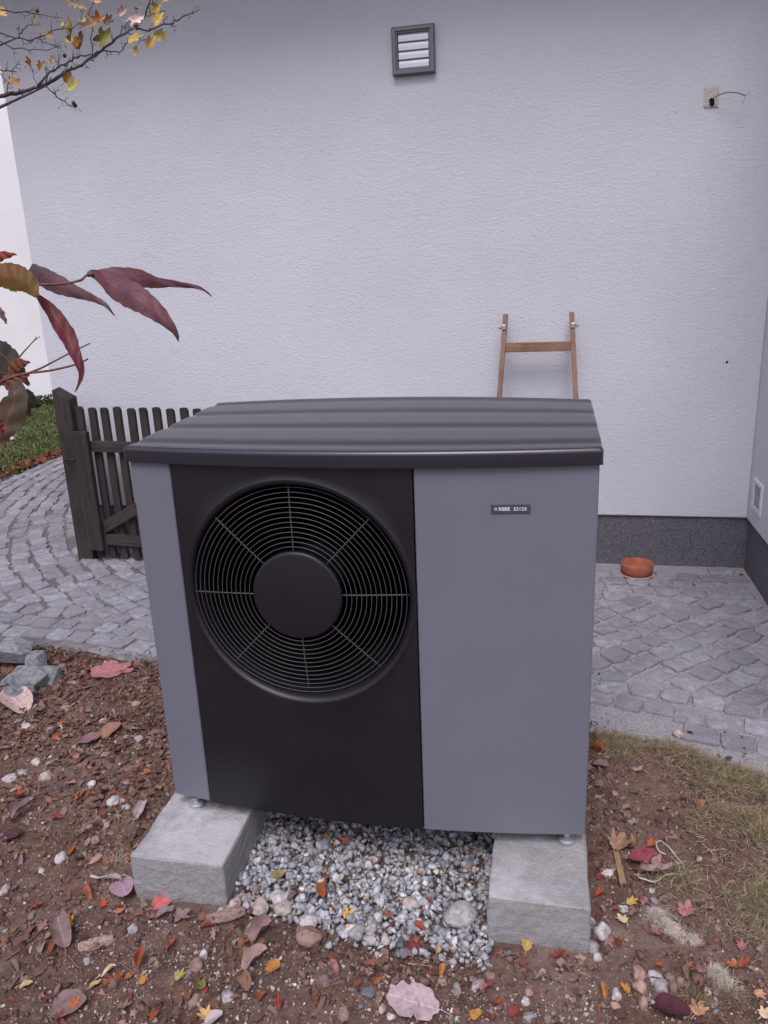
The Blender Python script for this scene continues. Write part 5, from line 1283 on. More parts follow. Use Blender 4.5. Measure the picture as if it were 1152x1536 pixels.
def rock_mesh(sx, sy, sz, seed, colr):
    r = np.random.default_rng(seed); b = bmesh.new()
    for _ in range(13):
        p = r.normal(size=3); p /= np.abs(p).max() ** .6 * np.linalg.norm(p) ** .4; b.verts.new((p[0] * sx, p[1] * sy, p[2] * sz))
    bmesh.ops.convex_hull(b, input=b.verts[:]); bmesh.ops.delete(b, geom=[v for v in b.verts if not v.link_faces], context='VERTS')
    bmesh.ops.bevel(b, geom=b.edges[:], offset=.0022, segments=1, affect='EDGES'); bmesh.ops.triangulate(b, faces=b.faces[:]); bmesh.ops.subdivide_edges(b, edges=[e for e in b.edges if e.calc_length() > .014], cuts=2)
    for v in b.verts: v.co += Vector((noise.noise(v.co * 60), noise.noise(v.co * 60 + Vector((5, 5, 5))), noise.noise(v.co * 60 + Vector((9, 1, 4))))) * .0022
    me = bpy.data.meshes.new('quarry_rock'); b.to_mesh(me); b.free(); me.materials.append(ROCK); set_tint(me, np.array(colr, dtype=np.float32)); return me
def pebbles():
    for i, (x, y, w, h, c, lab) in enumerate(PEBBLES):
        col = np.array(STC[c] if 'pale orange' not in lab else (.44, .35, .31)) * random.uniform(.9, 1.1); sz = max(min(h, w * 1.3) * .40, .004); sy = max(h * .62, w * .42) if h < w * 1.3 else w * .5
        if h > w * 1.3: sz = h * .42
        o = bpy.data.objects.new('pebble', stone_mesh('pebble', w * .5, sy, sz * 1.25, i, col, rough=.19, angular=5 if 'pale orange' in lab else 2 if 'white s' in lab or 'angular' in lab or 'cube' in lab or 'chip' in lab or 'grey stone' in lab else 0)); link(o)
        g = .28 < x < .9 and y > -.31; bz = soil_z(x, y) if y < front_y(x) - .01 else .0
        o.location = (x, y + sy * .4, bz + sz * .32 + (.012 if g else 0)); o.rotation_euler = (random.uniform(-.12, .12), random.uniform(-.1, .1), random.uniform(-.3, .3)); tag(o, lab, 'pebble'); TAKEN.append((x, y + sy * .4, w * .5))
        if 'veins' in lab:
            # pale mineral veins: thin raised lines following the stone
            vm = mesh('vein', [(0, 0, 0)], [], PEB)
            parts = []
            for k in range(3 if w > .05 else 2):
                a = random.uniform(0, 3.1); pts = []
                for t in np.linspace(-.9, .9, 9):
                    dx, dy = math.cos(a) * t * .8 - math.sin(a) * (k - 1) * .3, math.sin(a) * t * .8 + math.cos(a) * (k - 1) * .3; q = 1 - dx * dx - dy * dy
                    if q <= .05: continue
                    d = Vector((dx, dy, math.sqrt(q))); off = Vector(np.random.default_rng(i).uniform(-9, 9, 3)); f = 1 + .12 * noise.noise(d * 1.3 + off) * 2 + .036 * noise.noise(d * 4 + off); pts.append((d.x * w * .5 * f, d.y * sy * f, d.z * sz * f))
                if len(pts) > 2: parts.append(tube(pts, .0007, 5))
            V, F = join(parts); obj('vein', V, F, PEB, o, tint=(.62, .60, .58))
    for i, (x, y, w, h, lab) in enumerate(ROCKS):
        o = bpy.data.objects.new('quarry_rock', rock_mesh(w * .74, w * .56, h * .74, 311 + i, np.array((.235, .24, .25)) * random.uniform(.75, 1.2))); link(o)
        o.location = (x, y + .035, soil_z(x, y) + h * .26 + (.05 if 'topmost' in lab else 0)); o.rotation_euler = (random.uniform(-.3, .3), random.uniform(-.3, .3), random.uniform(-.5, .5)); tag(o, lab, 'rock', 'quarry rocks piled at the paving edge'); TAKEN.append((x, y, w * .5))
pebbles()

# ------------------------------------------------------------------ crushed gravel, fine grit, leaf litter, moss
def zs(x, y): return np.array([soil_z(a, b) for a, b in zip(x, y)])
def gravel():
    n = 9500; x = RNG.uniform(.16, .95, n); y = RNG.uniform(-.42, .75, n)
    outl = GRAVEL_OUTLINE; fy = np.interp(x, [.2, .245, .30, .37, .47, .6, .75, .9], [-.14, -.17, -.20, -.215, -.245, -.265, -.255, -.275])
    fy = fy + .015 * np.array([nz(a, 0, 12, 7) for a in x]) * 2; k = ((y > fy + .03) | (RNG.random(n) < np.clip((y - fy + .05) / .10, 0, 1) ** 1.6)) & (x < .905) & (x > .212)
    x, y = x[k], y[k]; n = len(x); s = np.exp(RNG.normal(math.log(.0098), .28, n)).clip(.004, .017); z = zs(x, y) + RNG.uniform(-.002, .020, n)
    c = np.array([(.335, .335, .352)]) * np.exp(RNG.normal(0, .28, (n, 1))); w = RNG.random(n) < .10; c[w] *= (1.25, 1.1, .9)
    o = scatter('crushed_gravel', [crushed_low(i) for i in range(14)], np.c_[x, y, z], rots(n, full=True), np.c_[s, s, s], c, GRAVELM)
    tag(o, 'bed of crushed grey stone between the two concrete blocks', 'gravel')
    # stray chips at the front of the bed
gravel()
def grit():
    n = 62000; x = RNG.uniform(-1.7, 2.0, n); y = RNG.uniform(-.75, 1.0, n)
    # more grit at the front, in front of the blocks
    dens = np.clip(.17 + .9 * np.exp(-((y + .45) / .16) ** 2) * (x > -.15), 0, 1) * np.array([.35 + .65 * (nz(a, b, 5, 8) > -.05) for a, b in zip(x, y)])
    k = (RNG.random(n) < dens) & (y < np.array([front_y(a) for a in x]) - .01) & ~np.array([on_block(a, b) for a, b in zip(x, y)]) & ~inside(LMOSS, x, y)
    x, y = x[k], y[k]; n = len(x); s = np.exp(RNG.normal(math.log(.0026), .5, n)).clip(.0012, .009); z = zs(x, y) + s * .3
    base = np.array([(.55, .52, .49), (.38, .31, .27), (.24, .17, .14), (.30, .29, .30), (.28, .18, .145)]); c = base[RNG.choice(5, n, p=[.30, .22, .26, .10, .12])] * RNG.uniform(.7, 1.2, (n, 1))
    o = scatter('soil_grit', [crushed_low(i + 40) for i in range(8)], np.c_[x, y, z], rots(n, full=True), np.c_[s * RNG.uniform(.8, 1.3, n), s, s * .8], c, PEB); tag(o, 'fine white and brown grit strewn over the bare soil', 'grit')
    # soil clods
    n = 30000; x = RNG.uniform(-1.7, 2.1, n); y = RNG.uniform(-.75, 1.05, n)
    k = (y < np.array([front_y(a) for a in x]) - .005) & ~np.array([on_block(a, b) for a, b in zip(x, y)]); x, y = x[k], y[k]; n = len(x); s = np.exp(RNG.normal(math.log(.0036), .6, n)).clip(.0012, .018)
    c = np.array([(.165, .100, .077)]) * RNG.uniform(.5, 1.5, (n, 1)); o = scatter('soil_clods', [crushed_low(i + 60) for i in range(6)], np.c_[x, y, zs(x, y) + s * .15], rots(n, full=True), np.c_[s * 1.2, s, s * .6], c, LITTER); tag(o, 'crumbs and clods of brown soil', 'soil')
    # medium pebbles among the soil
    n = 900; x = RNG.uniform(-1.6, 1.9, n); y = RNG.uniform(-.72, .9, n); cl = np.exp(-(((x - 1.24) / .16) ** 2 + ((y + .42) / .10) ** 2)) + .8 * np.exp(-(((x - .30) / .10) ** 2 + ((y + .27) / .05) ** 2))
    k = (RNG.random(n) < .13 + cl * .7) & (y < np.array([front_y(a) for a in x]) - .02) & ~np.array([on_block(a, b) for a, b in zip(x, y)]) & np.array([free(a, b, .006) for a, b in zip(x, y)]) & ~inside(LMOSS, x, y)
    x, y = x[k], y[k]; n = len(x); s = RNG.uniform(.0045, .0095, n); c = np.array([(.36, .30, .265), (.25, .18, .15), (.48, .45, .42), (.25, .24, .25)])[RNG.choice(4, n, p=[.3, .42, .13, .15])] * RNG.uniform(.8, 1.15, (n, 1))
    va = []
    for i in range(6):
        V, F = ico(2); V = V.copy(); o_ = Vector((i * 3.1, 2, 7)); V = np.array([v * (1 + .22 * noise.noise(Vector(v) * 1.4 + o_)) for v in V]); va.append((V, np.array(F)))
    o = scatter('small_pebbles', va, np.c_[x, y, zs(x, y) + s * .05], rots(n, .3), np.c_[s * 1.25, s, s * .7], c, PEB, smooth=True); tag(o, 'small rounded pebbles pressed into the soil', 'pebbles')
grit()
def litter():
    va = []
    for k in range(10):
        r = np.random.default_rng(k + 5); m = 6; V = [(0, 0, r.uniform(.05, .35))]
        for i in range(m): a = 6.283 * i / m + r.uniform(-.3, .3); q = r.uniform(.45, 1.1); V.append((math.cos(a) * q, math.sin(a) * q * .75, r.uniform(-.15, .35)))
        va.append((V, [(0, 1 + i, 1 + (i + 1) % m) for i in range(m)]))
    n = 70000; x = RNG.uniform(-1.75, 2.0, n); y = RNG.uniform(-.75, 1.08, n)
    d = np.where(x < .1, .16 + 1.1 * np.clip((y + .05) / .6, 0, 1), .10); d = d + .5 * np.exp(-(((x - 1.13) / .05) ** 2)) * (y > -.3) + .55 * np.exp(-((y + .30) / .06) ** 2) * ((x > -.1) & (x < .9))
    d = d * np.array([np.clip(.9 + 2.6 * nz(a, b, 5, 12), .12, 2.2) for a, b in zip(x, y)])
    k = (RNG.random(n) < d) & (y < np.array([front_y(a) for a in x]) + .015 + np.abs(RNG.normal(0, .045, n))) & ~np.array([on_block(a, b) for a, b in zip(x, y)]) & ~(inside(LMOSS, x, y) & (RNG.random(n) < .9))
    x, y = x[k], y[k]; n = len(x); s = np.exp(RNG.normal(math.log(.0080), .42, n)).clip(.003, .020)
    base = np.array([(.135, .070, .050), (.20, .105, .070), (.090, .046, .036), (.26, .185, .150), (.25, .095, .048), (.165, .105, .090)]); s *= np.where(x < 0, 1.25, 1.0); c = base[RNG.choice(6, n, p=[.26, .17, .20, .17, .06, .14])] * RNG.uniform(.6, 1.35, (n, 1))
    zz = np.where(y > np.array([front_y(a) for a in x]) - .02, .001, zs(x, y)); o = scatter('leaf_litter', va, np.c_[x, y, zz + RNG.uniform(.000, .006, n)], rots(n, .45), np.c_[s, s * RNG.uniform(.4, 1, n), s * .8], c, LITTER); tag(o, 'crumbled brown leaf litter and bark mulch covering the soil', 'leaf litter')
    n = 7000; x = RNG.uniform(-1.7, 1.9, n); y = RNG.uniform(-.75, 1.0, n); d = np.where((x < .0) & (y > .1), .55, .13) * np.array([np.clip(.7 + 3.4 * nz(a, b, 4, 33), .02, 2.2) for a, b in zip(x, y)])
    k = (RNG.random(n) < d) & (y < np.array([front_y(a) for a in x]) - .01) & ~np.array([on_block(a, b) for a, b in zip(x, y)]) & ~inside(LMOSS, x, y) & ~((x > .25) & (x < .9) & (y > -.27)); x, y = x[k], y[k]; n = len(x); s = RNG.uniform(.010, .021, n)
    vb = []
    for q in range(9):
        r = np.random.default_rng(q + 205); m = 9; V = [(0, 0, r.uniform(.0, .25))]
        for i in range(m): a = 6.283 * i / m; w = r.uniform(.55, 1.15); V.append((math.cos(a) * w, math.sin(a) * w * .7, .35 * r.uniform(-.3, 1) * abs(math.sin(a)) + .15 * math.cos(a)))
        vb.append((V, [(0, 1 + i, 1 + (i + 1) % m) for i in range(m)]))
    c = base[RNG.choice(6, n, p=[.26, .17, .16, .18, .05, .18])] * RNG.uniform(.65, 1.3, (n, 1))
    o = scatter('broken_leaves', vb, np.c_[x, y, zs(x, y) + RNG.uniform(.001, .008, n)], rots(n, .35), np.c_[s, s, s], c, LITTER); tag(o, 'broken brown leaf pieces lying over the soil', 'leaf litter')
    # crumbs caught among the gravel
    n = 900; x = RNG.uniform(.22, .89, n); y = RNG.uniform(-.28, .4, n); k = ~np.array([on_block(a, b) for a, b in zip(x, y)]); x, y = x[k], y[k]; n = len(x); s = RNG.uniform(.003, .014, n)
    c = base[RNG.choice(6, n)] * RNG.uniform(.5, 1.1, (n, 1)); o = scatter('gravel_litter', va, np.c_[x, y, zs(x, y) + RNG.uniform(.008, .024, n)], rots(n, .7), np.c_[s, s * .6, s], c, LITTER); tag(o, 'brown leaf crumbs caught between the crushed stones', 'leaf litter')
litter()
def fibre_variants(n=8, segs=4):
    out = []
    for k in range(n):
        r = np.random.default_rng(k + 80); V, F = [], []; a = r.uniform(-1.4, 1.4); cu = r.uniform(-2.2, 2.2); p = np.zeros(3); d = 0; up = r.uniform(.15, .9)
        for i in range(segs + 1):
            t = i / segs; w = .022 * (1 - t * .6); V += [(p[0], p[1] - w, p[2]), (p[0], p[1] + w, p[2] + .01)]
            d += cu / segs; p = p + np.array((math.cos(d), math.sin(d), up * (1 - 1.7 * t))) / segs
        for i in range(segs): F.append((2 * i, 2 * i + 1, 2 * i + 3, 2 * i + 2))
        out.append((V, F))
    return out
def moss():
    fv = fibre_variants()
    P = np.array(LMOSS); cen = P.mean(0); n = 110000; x = RNG.uniform(P[:, 0].min(), P[:, 0].max(), n); y = RNG.uniform(P[:, 1].min(), P[:, 1].max(), n)
    x2, y2 = x + RNG.normal(0, .045, n), y + RNG.normal(0, .04, n); fy = np.array([front_y(a) for a in x])
    dn = np.array([nz(a, b, 7, 21) for a, b in zip(x, y)])
    k = inside(LMOSS, x2, y2) & (y < fy + .035) & (RNG.random(n) < np.clip(.62 + dn * 2.8, .06, 1)); x, y, dn = x[k], y[k], dn[k]; n = len(x)
    zz = zs(x, np.minimum(y, fy[k] - .0)); L = RNG.uniform(.018, .042, n); z = zz + RNG.uniform(0, .016, n) + np.clip(dn, 0, .4) * .03
    g = RNG.random((n, 1)) * np.clip(.5 + dn * 1.5, .1, 1)[:, None]; c = ((1 - g) * np.array([(.32, .245, .155)]) + g * np.array([(.215, .180, .088)])) * RNG.uniform(.45, 1.5, (n, 1))
    o = scatter('dry_moss', fv, np.c_[x, y, z], rots(n, .35), np.c_[L, L, L * .7], c, BLADE); tag(o, 'mat of dry olive brown moss and dead grass at the right edge of the paving', 'moss')
    # scattered straw on the soil at the right and a root tuft by the gravel
    n = 5200; x = RNG.uniform(1.1, 1.8, n); y = RNG.uniform(-.5, .68, n); k = ~inside(LMOSS, x, y) & (y < np.array([front_y(a) for a in x]) - .02) & ~np.array([on_block(a, b) for a, b in zip(x, y)]) & (RNG.random(n) < np.clip((x - 1.1) * 1.6 + .12, 0, 1)); x, y = x[k], y[k]; n = len(x); L = RNG.uniform(.012, .035, n)
    c = np.array([(.26, .18, .10)]) * RNG.uniform(.4, 1.5, (n, 1)); o = scatter('straw_wisps', fv, np.c_[x, y, zs(x, y) + .002], rots(n, .2), np.c_[L, L, L * .4], c, BLADE); tag(o, 'thin wisps of dead grass scattered on the bare soil at the right', 'grass')
    def tuft(name, spots, nn, colr, L0, L1, lab, cat, hgt):
        xs, ys, zz, LL = [], [], [], []
        for (a, b, w) in spots:
            r = np.abs(RNG.normal(0, w * .42, nn)); t = RNG.uniform(0, 6.28, nn); xx = a + r * np.cos(t); yy = b + r * np.sin(t) * .6; xs.append(xx); ys.append(yy); zz.append(zs(xx, yy) + RNG.uniform(0, 1, nn) * hgt * np.exp(-(r / (w * .5)) ** 2)); LL.append(RNG.uniform(L0, L1, nn))
        x, y, z, L = map(np.concatenate, (xs, ys, zz, LL)); n = len(x); c = np.array([colr]) * RNG.uniform(.6, 1.3, (n, 1)); o = scatter(name, fv, np.c_[x, y, z], rots(n, .6), np.c_[L, L * 1.0, L], c, BLADE); tag(o, lab, cat)
    tuft('lint_tuft', LINT, 1500, (.66, .58, .50), .006, .016, 'pale fluffy tuft of felted plant fibre on the soil right of the block', 'plant fluff', .022)
    tuft('lint_tuft', LINT_LOW, 700, (.62, .55, .46), .010, .026, 'thin pale fibre wisp lower down near the bottom right corner', 'plant fluff', .010)
    tuft('root_tuft', [(.375, -.275, .05)], 700, (.20, .135, .095), .010, .024, 'tangled brown root tuft at the front edge of the crushed gravel', 'roots', .02)
    tuft('straw_tuft', [(.02 - .16, -.10, .05)], 120, (.40, .32, .24), .02, .045, 'small dry straw tuft on the soil left of the block', 'grass', .006)
    tuft('root_tuft', [(1.36, -.30, .07), (1.43, -.27, .06)], 420, (.26, .19, .12), .02, .04, 'loose curl of dry grass below the pale fluffy tuft', 'grass', .008)
moss()

# ------------------------------------------------------------------ twigs, string, bark, berry
TW = dict(brown=(.17, .11, .085), red=(.21, .10, .08), pale=(.46, .38, .30))
def sticks():
    for i, (pts, rad, c, lab) in enumerate([(p, r, l, cc) if False else (p, r, cc, l) for p, r, cc, l in TWIGS] if False else [(p, r, cc, l) for p, r, cc, l in TWIGS]):
        P = interp([(x, y, soil_z(x, y) + rad + .003) for x, y in pts], 14); P[1:-1] += RNG.normal(0, .0011, (12, 3)) * (1, 1, .6)
        V, F = tube(P, list(np.linspace(rad, rad * .55, 14)), 7); cen = P.mean(0); obj_ = obj('twig', [Vector(v) - Vector(cen) for v in V], F, BARKM, loc=cen, smooth=True, tint=TW[c]); tag(obj_, lab, 'twig')
        if 'forked' in lab:
            q = P[5]; V, F = tube([Vector(q) - Vector(cen), Vector(q) - Vector(cen) + Vector((-.004, .022, .004)), Vector(q) - Vector(cen) + Vector((-.014, .045, .006))], [rad * .6, rad * .5, rad * .3], 6); obj('side_shoot', V, F, BARKM, obj_, tint=TW[c])
    P = interp([(x, y, soil_z(x, y) + .013 + .004 * math.sin(i * 1.3)) for i, (x, y) in enumerate(STRING_LOOP)], 70); c = P.mean(0); V, F = tube(P - c, .0017, 8); m, t = mat('white_string', (.55, .52, .50), .8); w = t.noise(500, 2, .5, pos(t)); t.bump(w.outputs[0], .5, .001)
    tag(obj('string', V, F, m, loc=c, smooth=True), 'loop of dirty white string lying around a plum leaf on the soil', 'string')
    (x0, y0), (x1, y1) = WOOD_STICK; L = math.hypot(x1 - x0, y1 - y0); o = thing('split_stick', (x0, y0, soil_z(x0, y0) + .007), 'light splintered wooden stick lying on the soil right of the right block', 'stick', rz=math.atan2(y1 - y0, x1 - x0)); m = m_wood('light_split_wood', (.24, .14, .07), (.44, .29, .16), 60, 0, .8)
    for k in range(5): dy = (k - 2) * .0026; q = obj('splinter', boxv((random.uniform(0, .012), dy - .0016, -.003), (L - random.uniform(0, .02), dy + .0018, random.uniform(.001, .005))), BOXF, m, o); bevel(q, .0006); q.rotation_euler = (0, 0, (k - 2) * .004)
    for (a, b, w, lab) in BARK:
        ax, ay = a; bx, by = b; L = math.hypot(bx - ax, by - ay); n = 26; V, F = [], []
        for i in range(n + 1):
            t = i / n; ww = w * .5 * (math.sin(math.pi * (.08 + .84 * t)) ** .45) * (1 + .22 * nz(t, 0, 6, w * 99))
            for j in range(9): s = j / 8 * 2 - 1; V.append((t * L, s * ww, .012 * (1 - s * s) + .0025 * nz(t * 4, s, 2.5, 3) + .0022 * math.sin(s * 14 + 3 * nz(t, 0, 3)) + .004))
            for j in range(9): s = j / 8 * 2 - 1; V.append((t * L, s * ww * .97, .010 * (1 - s * s) - .001))
        for i in range(n):
            for j in range(8): p = i * 18 + j; F += [(p, p + 18, p + 19, p + 1), (p + 9, p + 10, p + 28, p + 27)]
            F += [(i * 18, i * 18 + 9, i * 18 + 27, i * 18 + 18), (i * 18 + 8, i * 18 + 26, i * 18 + 35, i * 18 + 17)]
        o = obj('bark_piece', V, F, BARKM, loc=(ax, ay, soil_z(ax, ay) + .002), rot=(0, 0, math.atan2(by - ay, bx - ax)), tint=(.33, .25, .215) if 'pale' in lab else (.29, .20, .175)); tag(o, lab, 'bark')
    x, y = BERRY[0][:2]; o = obj('berry', *ico(2), m_paint('red_berry_skin', (.42, .012, .02), .3), smooth=True); o.scale = (.0045, .0045, .0045); o.location = (x, y, soil_z(x, y) + .008); tag(o, 'single bright red berry on the soil', 'berry')
sticks()

# ------------------------------------------------------------------ loose bits on paving and lawn
def loose():
    for k, (x, y, c, lab) in enumerate([(1.507, .745, 'dark', 'dark rectangular chip stuck in a joint near the right paving edge'), (1.600, .615, 'dark', 'dark square chip at the very edge of the paving on the right'), (1.99, 2.27, 'tans', 'small dark red crumb in the corner between the two plinths')]):
        o = bpy.data.objects.new('stone_chip', stone_mesh('stone_chip', .014, .012, .004, 700 + k, np.array((.03, .03, .035)) if c == 'dark' else np.array((.10, .03, .02)), PEB, .05, 5, 2)); link(o); o.location = (x, y, .005); tag(o, lab, 'stone chip')
    rows = [(-6.2, 7.1, 'orangered', 'maple', 'left of two red leaves on the far lawn'), (-5.55, 7.15, 'orangered', 'maple', 'right of two red leaves on the far lawn, nearer the post'), (-5.0, 5.2, 'palepink', 'ovate', 'pale leaf in the middle of the far lawn')]
    for i, (x, y, c, kd, lab) in enumerate(rows):
        o = bpy.data.objects.new('fallen_leaf', leaf_mesh(kd, .11, .9, .2, 400 + i)); link(o); o.location = (x, y, .045); o.rotation_euler = (.3, .1, i * 2.); o.color = (*PAL[c], 1); tag(o, lab, 'leaf')
    for i, (x, y, w, lab) in enumerate([(-5.75, 6.9, .075, 'pale grey stone between the two red leaves on the lawn'), (-5.35, 5.75, .10, 'pinkish grey stone in the middle of the far lawn'), (-5.65, 5.45, .06, 'white stone left of the pinkish grey one on the lawn'), (-4.65, 4.35, .10, 'long white stone lying near the front of the lawn'), (-5.35, 7.6, .05, 'small white stone near the far house on the lawn'), (-4.6, 5.5, .055, 'small grey stone on the lawn next to the gate post')]):
        o = bpy.data.objects.new('lawn_stone', stone_mesh('lawn_stone', w, w * .5, w * .35, 500 + i, np.array((.62, .58, .57)) if 'pinkish' not in lab else np.array((.42, .33, .33)), PEB)); link(o); o.location = (x, y, .045); o.rotation_euler = (0, 0, random.uniform(-.5, .5)); tag(o, lab, 'stone')
    # crumbs on the setts
    n = 520; x = RNG.uniform(-2.6, 2.0, n); y = RNG.uniform(.6, 2.36, n); k = (y > np.array([front_y(a) for a in x])) & (x > -1.0 - y); x, y = x[k], y[k]; n = len(x); s = RNG.uniform(.002, .0055, n)
    c = np.array([(.16, .08, .05), (.10, .10, .05), (.5, .47, .45), (.05, .04, .04)])[RNG.choice(4, n, p=[.4, .15, .2, .25])] * RNG.uniform(.6, 1.2, (n, 1)); o = scatter('paving_crumbs', [crushed_low(i + 90) for i in range(4)], np.c_[x, y, np.full(n, .003)], rots(n, .5), np.c_[s * 1.4, s, s * .5], c, LITTER); tag(o, 'crumbs and leaf bits scattered over the setts', 'crumbs')
    # small weeds at the paving edge near the rocks
    lv = [([(0, 0, 0), (.5, -.4, .3), (1, 0, .35), (.5, .4, .3)], [(0, 1, 2, 3)])]
    for (x, y, sz, lab) in ((-1.16, 1.03, .020, 'small dark green weed behind the quarry rocks'), (-.965, .995, .012, 'tiny green weed at the paving edge right of the rocks'), (-.86, .99, .010, 'tiny green weed growing at the mortar edge'), (-.98, .79, .012, 'tiny weed at the front of the rock pile')):
        n = 26; a = RNG.uniform(0, 6.28, n); r = np.abs(RNG.normal(0, sz * .7, n)); P = np.c_[x + r * np.cos(a), y + r * np.sin(a), soil_z(x, y) + RNG.uniform(.003, sz * 1.3, n)]; s = RNG.uniform(.5, 1.1, n) * sz * .8
        o = scatter('weed', lv, P, rots(n, .5), np.c_[s, s, s], np.array([(.035, .06, .025)]) * RNG.uniform(.6, 1.5, (n, 1)), BLADE, kind=''); del o['kind']; tag(o, lab, 'weed')
loose()

# ------------------------------------------------------------------ hawthorn branches reaching in at the top left
def hawthorn():
    r = thing('hawthorn_tree', (-1.25, -.2, -.02), 'bare hawthorn branches with a few yellow leaves and dark berries at the top left', 'tree')
    o = Vector(r.location)
    off = lambda p: Vector(p) - o
    bc = np.array((.085, .072, .072))
    obj('trunk', *tube(interp([(0, 0, -.05), (.02, .01, .5), (-.02, .05, 1.1), (.05, .06, 1.7), (.02, .10, 2.5), (.08, .1, 3.2)], 24), list(np.linspace(.055, .022, 24)), 12), BARKM, r, smooth=True, tint=bc)
    for k, (pts, r0, r1) in enumerate(HAWTHORN_BRANCHES):
        n = len(pts) * 3; P = interp(pts, n) + RNG.normal(0, .0012, (n, 3)); r0 *= .82; rad = np.linspace(r0, r1, n) * RNG.uniform(.9, 1.15, n); V, F = tube([Vector(p) - o for p in P], list(rad), 7)
        parts = [(V, F)]
        for i in range(2, n - 1):                       # thorny spurs and buds
            if random.random() < .55:
                d = Vector(P[i + 1 if i + 1 < n else i]) - Vector(P[i - 1]); d.normalize(); s = Vector(RNG.normal(0, 1, 3)); s = (s - d * s.dot(d)).normalized(); L = random.uniform(.006, .020); p0 = Vector(P[i]) - o
                q = p0 + s * L * .6 + d * L * .3; parts.append(tube([p0, q, q + (s * .3 + d * .5) * L + Vector((0, 0, L * .25))], [rad[i] * .55, rad[i] * .5, .0004], 5))
                if random.random() < .4: parts.append(tube([q, q + (s * .7 - d * .3) * L * .7], [.0008, .0004], 5))
        V, F = join(parts); obj('branch', V, F, BARKM, r, smooth=True, tint=bc)
        if pts[0][0] < -.26 or k in (0, 6, 7, 9, 13):      # carry limbs on to the trunk, outside the view
            a = Vector(P[0]) - o; b = Vector((.03, .05, a.z - .25 - .05 * (k % 4))); c = (a + b) / 2 + Vector((0, 0, -.02)); 
            obj('limb', *tube(interp([b, c, a], 12), list(np.linspace(.016, r0, 12)), 8), BARKM, r, smooth=True, tint=bc)
    for i, (x, y, z, s, c) in enumerate(HAWTHORN_LEAVES):
        lo = bpy.data.objects.new('leaf', leaf_mesh('maple' if i % 3 else 'lobed', s * 1.35, .85, .5, 600 + i)); link(lo, r); lo.location = off((x, y, z)); lo.rotation_euler = (math.radians(random.uniform(30, 100)), random.uniform(-.9, .9), random.uniform(-.8, .8)); lo.color = jit(PAL[c], .1)
    for (x, y, z) in HAWTHORN_BERRIES:
        b = obj('berry', *ico(2), BERRYM, r, smooth=True); b.scale = (.0048, .0048, .0055); b.location = off((x, y, z))
BERRYM = m_paint('dark_berry_skin', (.10, .008, .015), .35)
hawthorn()

# ------------------------------------------------------------------ shrub with long drooping leaves close to the camera
SH = dict(redmauve=(.155, .085, .105), greymauve=(.19, .15, .16), olivered=(.15, .105, .02), darkred=(.13, .026, .032), redorange=(.25, .05, .025), darkgreen=(.032, .042, .028), brownorange=(.16, .065, .03), greenbrown=(.085, .065, .04), redbrown=(.12, .03, .02))
def m_big_leaf():
    m, t = mat('thin_autumn_leaf', rough=.5, spec=.4); o = t.new('ShaderNodeObjectInfo'); v = pos(t)
    n = t.noise(22, 6, .65, v); n2 = t.noise(70, 5, .7, v); f = t.noise(500, 2, .5, v)
    c = t.mix(t.ramp(n.outputs[0], [(.38, (0, 0, 0)), (.62, (.75, .75, .75))]), o.outputs['Color'], t.mix(1.0, o.outputs['Color'], (1.5, .75, .65), 'MULTIPLY'))
    c = t.mix(1.0, c, t.ramp(n2.outputs[0], [(.3, (.75, .72, .72)), (.5, (1, 1, 1)), (.72, (1.35, 1.3, 1.3))]), 'MULTIPLY')
    k_ = t.noise(130, 4, .7, v); c = t.mix(t.ramp(k_.outputs[0], [(.60, (0, 0, 0)), (.68, (.8, .8, .8))]), c, (.055, .03, .022)); tc = t.new('ShaderNodeTexCoord'); sp = t.new('ShaderNodeSeparateXYZ'); t.link(tc.outputs['UV'], sp.inputs[0]); ab = t.new('ShaderNodeMath', operation='ABSOLUTE'); t.link(sp.outputs[1], ab.inputs[0])
    c = t.mix(t.ramp(ab.outputs[0], [(.02, (.5, .5, .5)), (.07, (0, 0, 0))]), c, (.34, .10, .075))
    e = t.ramp(sp.outputs[0], [(.86, (0, 0, 0)), (1.0, (.8, .8, .8))]); c = t.mix(e, c, (.16, .12, .035))
    t.link(c, t.b.inputs['Base Color']); t.bump(n2.outputs[0], .25, .003)
    tr = t.new('ShaderNodeBsdfTranslucent'); t.link(c, tr.inputs['Color']); mxs = t.new('ShaderNodeMixShader'); mxs.inputs[0].default_value = .42
    t.link(t.b.outputs[0], mxs.inputs[1]); t.link(tr.outputs[0], mxs.inputs[2]); out = [q for q in t.n if q.type == 'OUTPUT_MATERIAL'][0]; t.link(mxs.outputs[0], out.inputs[0]); return m
BIGLEAF = m_big_leaf()
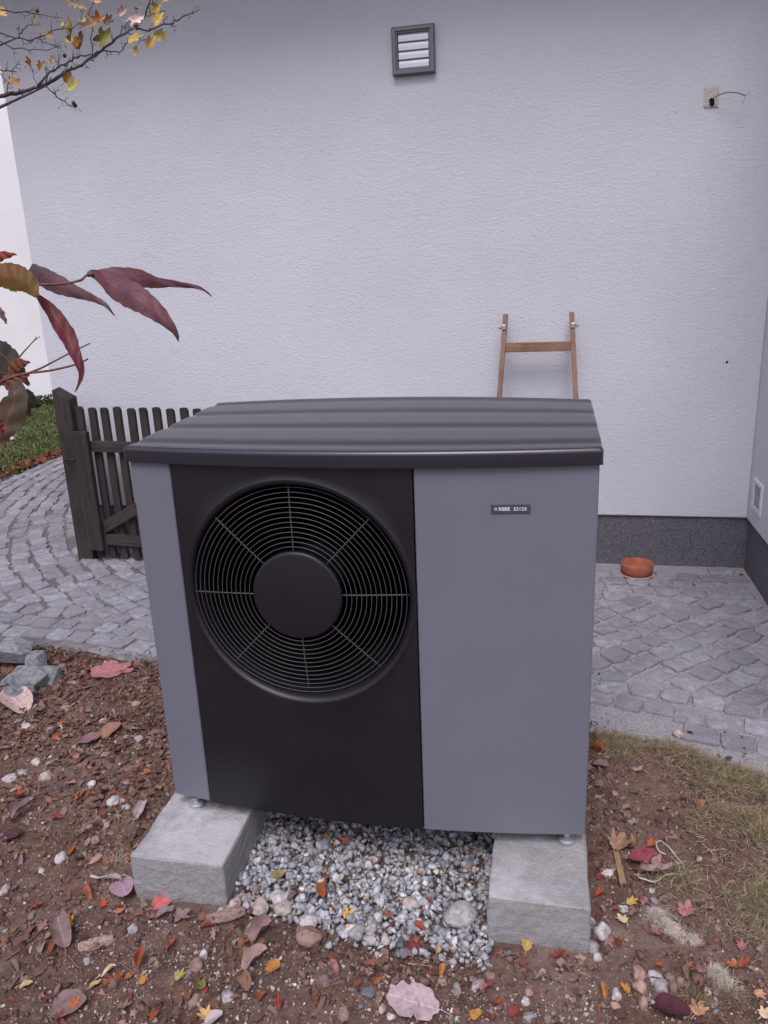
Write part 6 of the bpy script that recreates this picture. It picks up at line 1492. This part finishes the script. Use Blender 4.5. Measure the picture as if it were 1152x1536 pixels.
def shrub():
    base = Vector((.15, -1.25, -.02)); r = thing('shrub', base, 'shrub with long drooping red and mauve leaves close by at the left edge', 'shrub')
    for k, (c, lobes) in enumerate(SHRUB_LEAVES):
        V, F, UV = [], [], []
        for lb in lobes:
            n = 26; P = interp([q[:3] for q in lb], n); Wd = np.interp(np.linspace(0, 1, n), np.linspace(0, 1, len(lb)), [q[3] for q in lb]); m0 = len(V)
            for i in range(n):
                d = Vector(P[min(i + 1, n - 1)]) - Vector(P[max(i - 1, 0)]); d.normalize(); view = (Vector(P[i]) - cam.matrix_world.translation).normalized(); side = d.cross(Vector((-.20, .90, -.25))).normalized(); nrm = side.cross(d).normalized()
                for j in range(7):
                    s = j / 3 - 1; w = Wd[i] * (1.08 if k in (0, 3) else .95) * (1 + (.05 * math.sin(i * 2.4 + j) if abs(s) == 1 else 0)); q = Vector(P[i]) + side * s * w + nrm * (abs(s) ** 1.5 * w * .30 + .0012 * math.sin(i * .9 + s * 3)) - base; V.append(q); UV.append((i / (n - 1), s))
            for i in range(n - 1):
                for j in range(6): a = m0 + i * 7 + j; F.append((a, a + 1, a + 8, a + 7))
        o = obj('leaf', V, F, BIGLEAF, r, smooth=True, uv=UV); o.color = (*SH[c], 1)
    sc = (.17, .075, .065)
    for pts, a, b in SHRUB_STEMS:
        P = interp(pts, 20); obj('stem', *tube([Vector(p) - base for p in P], list(np.linspace(a, b, 20)), 8), BARKM, r, smooth=True, tint=sc)
    for q in SHRUB_ROOT:
        q = Vector(q) - base; obj('main_stem', *tube(interp([(0, 0, -.03), (q.x * .3 - .02, q.y * .3, q.z * .35), (q.x * .7 - .05, q.y * .8, q.z * .75), q], 20), list(np.linspace(.008, .003, 20)), 8), BARKM, r, smooth=True, tint=sc)
    # more foliage lower on the shrub beyond the edge of the view
    for k in range(16):
        a = Vector((random.uniform(-.10, .16), random.uniform(-.12, .16), random.uniform(.75, 1.25))); lo = bpy.data.objects.new('leaf', leaf_mesh('ovate', random.uniform(.07, .11), .5, .4, 800 + k)); link(lo, r); lo.location = a; lo.rotation_euler = (random.uniform(.6, 1.6), random.uniform(-1, 1), random.uniform(0, 6)); lo.color = (*SH[random.choice(['darkgreen', 'greenbrown', 'darkred'])], 1)
shrub()
S.cycles.max_bounces = 8
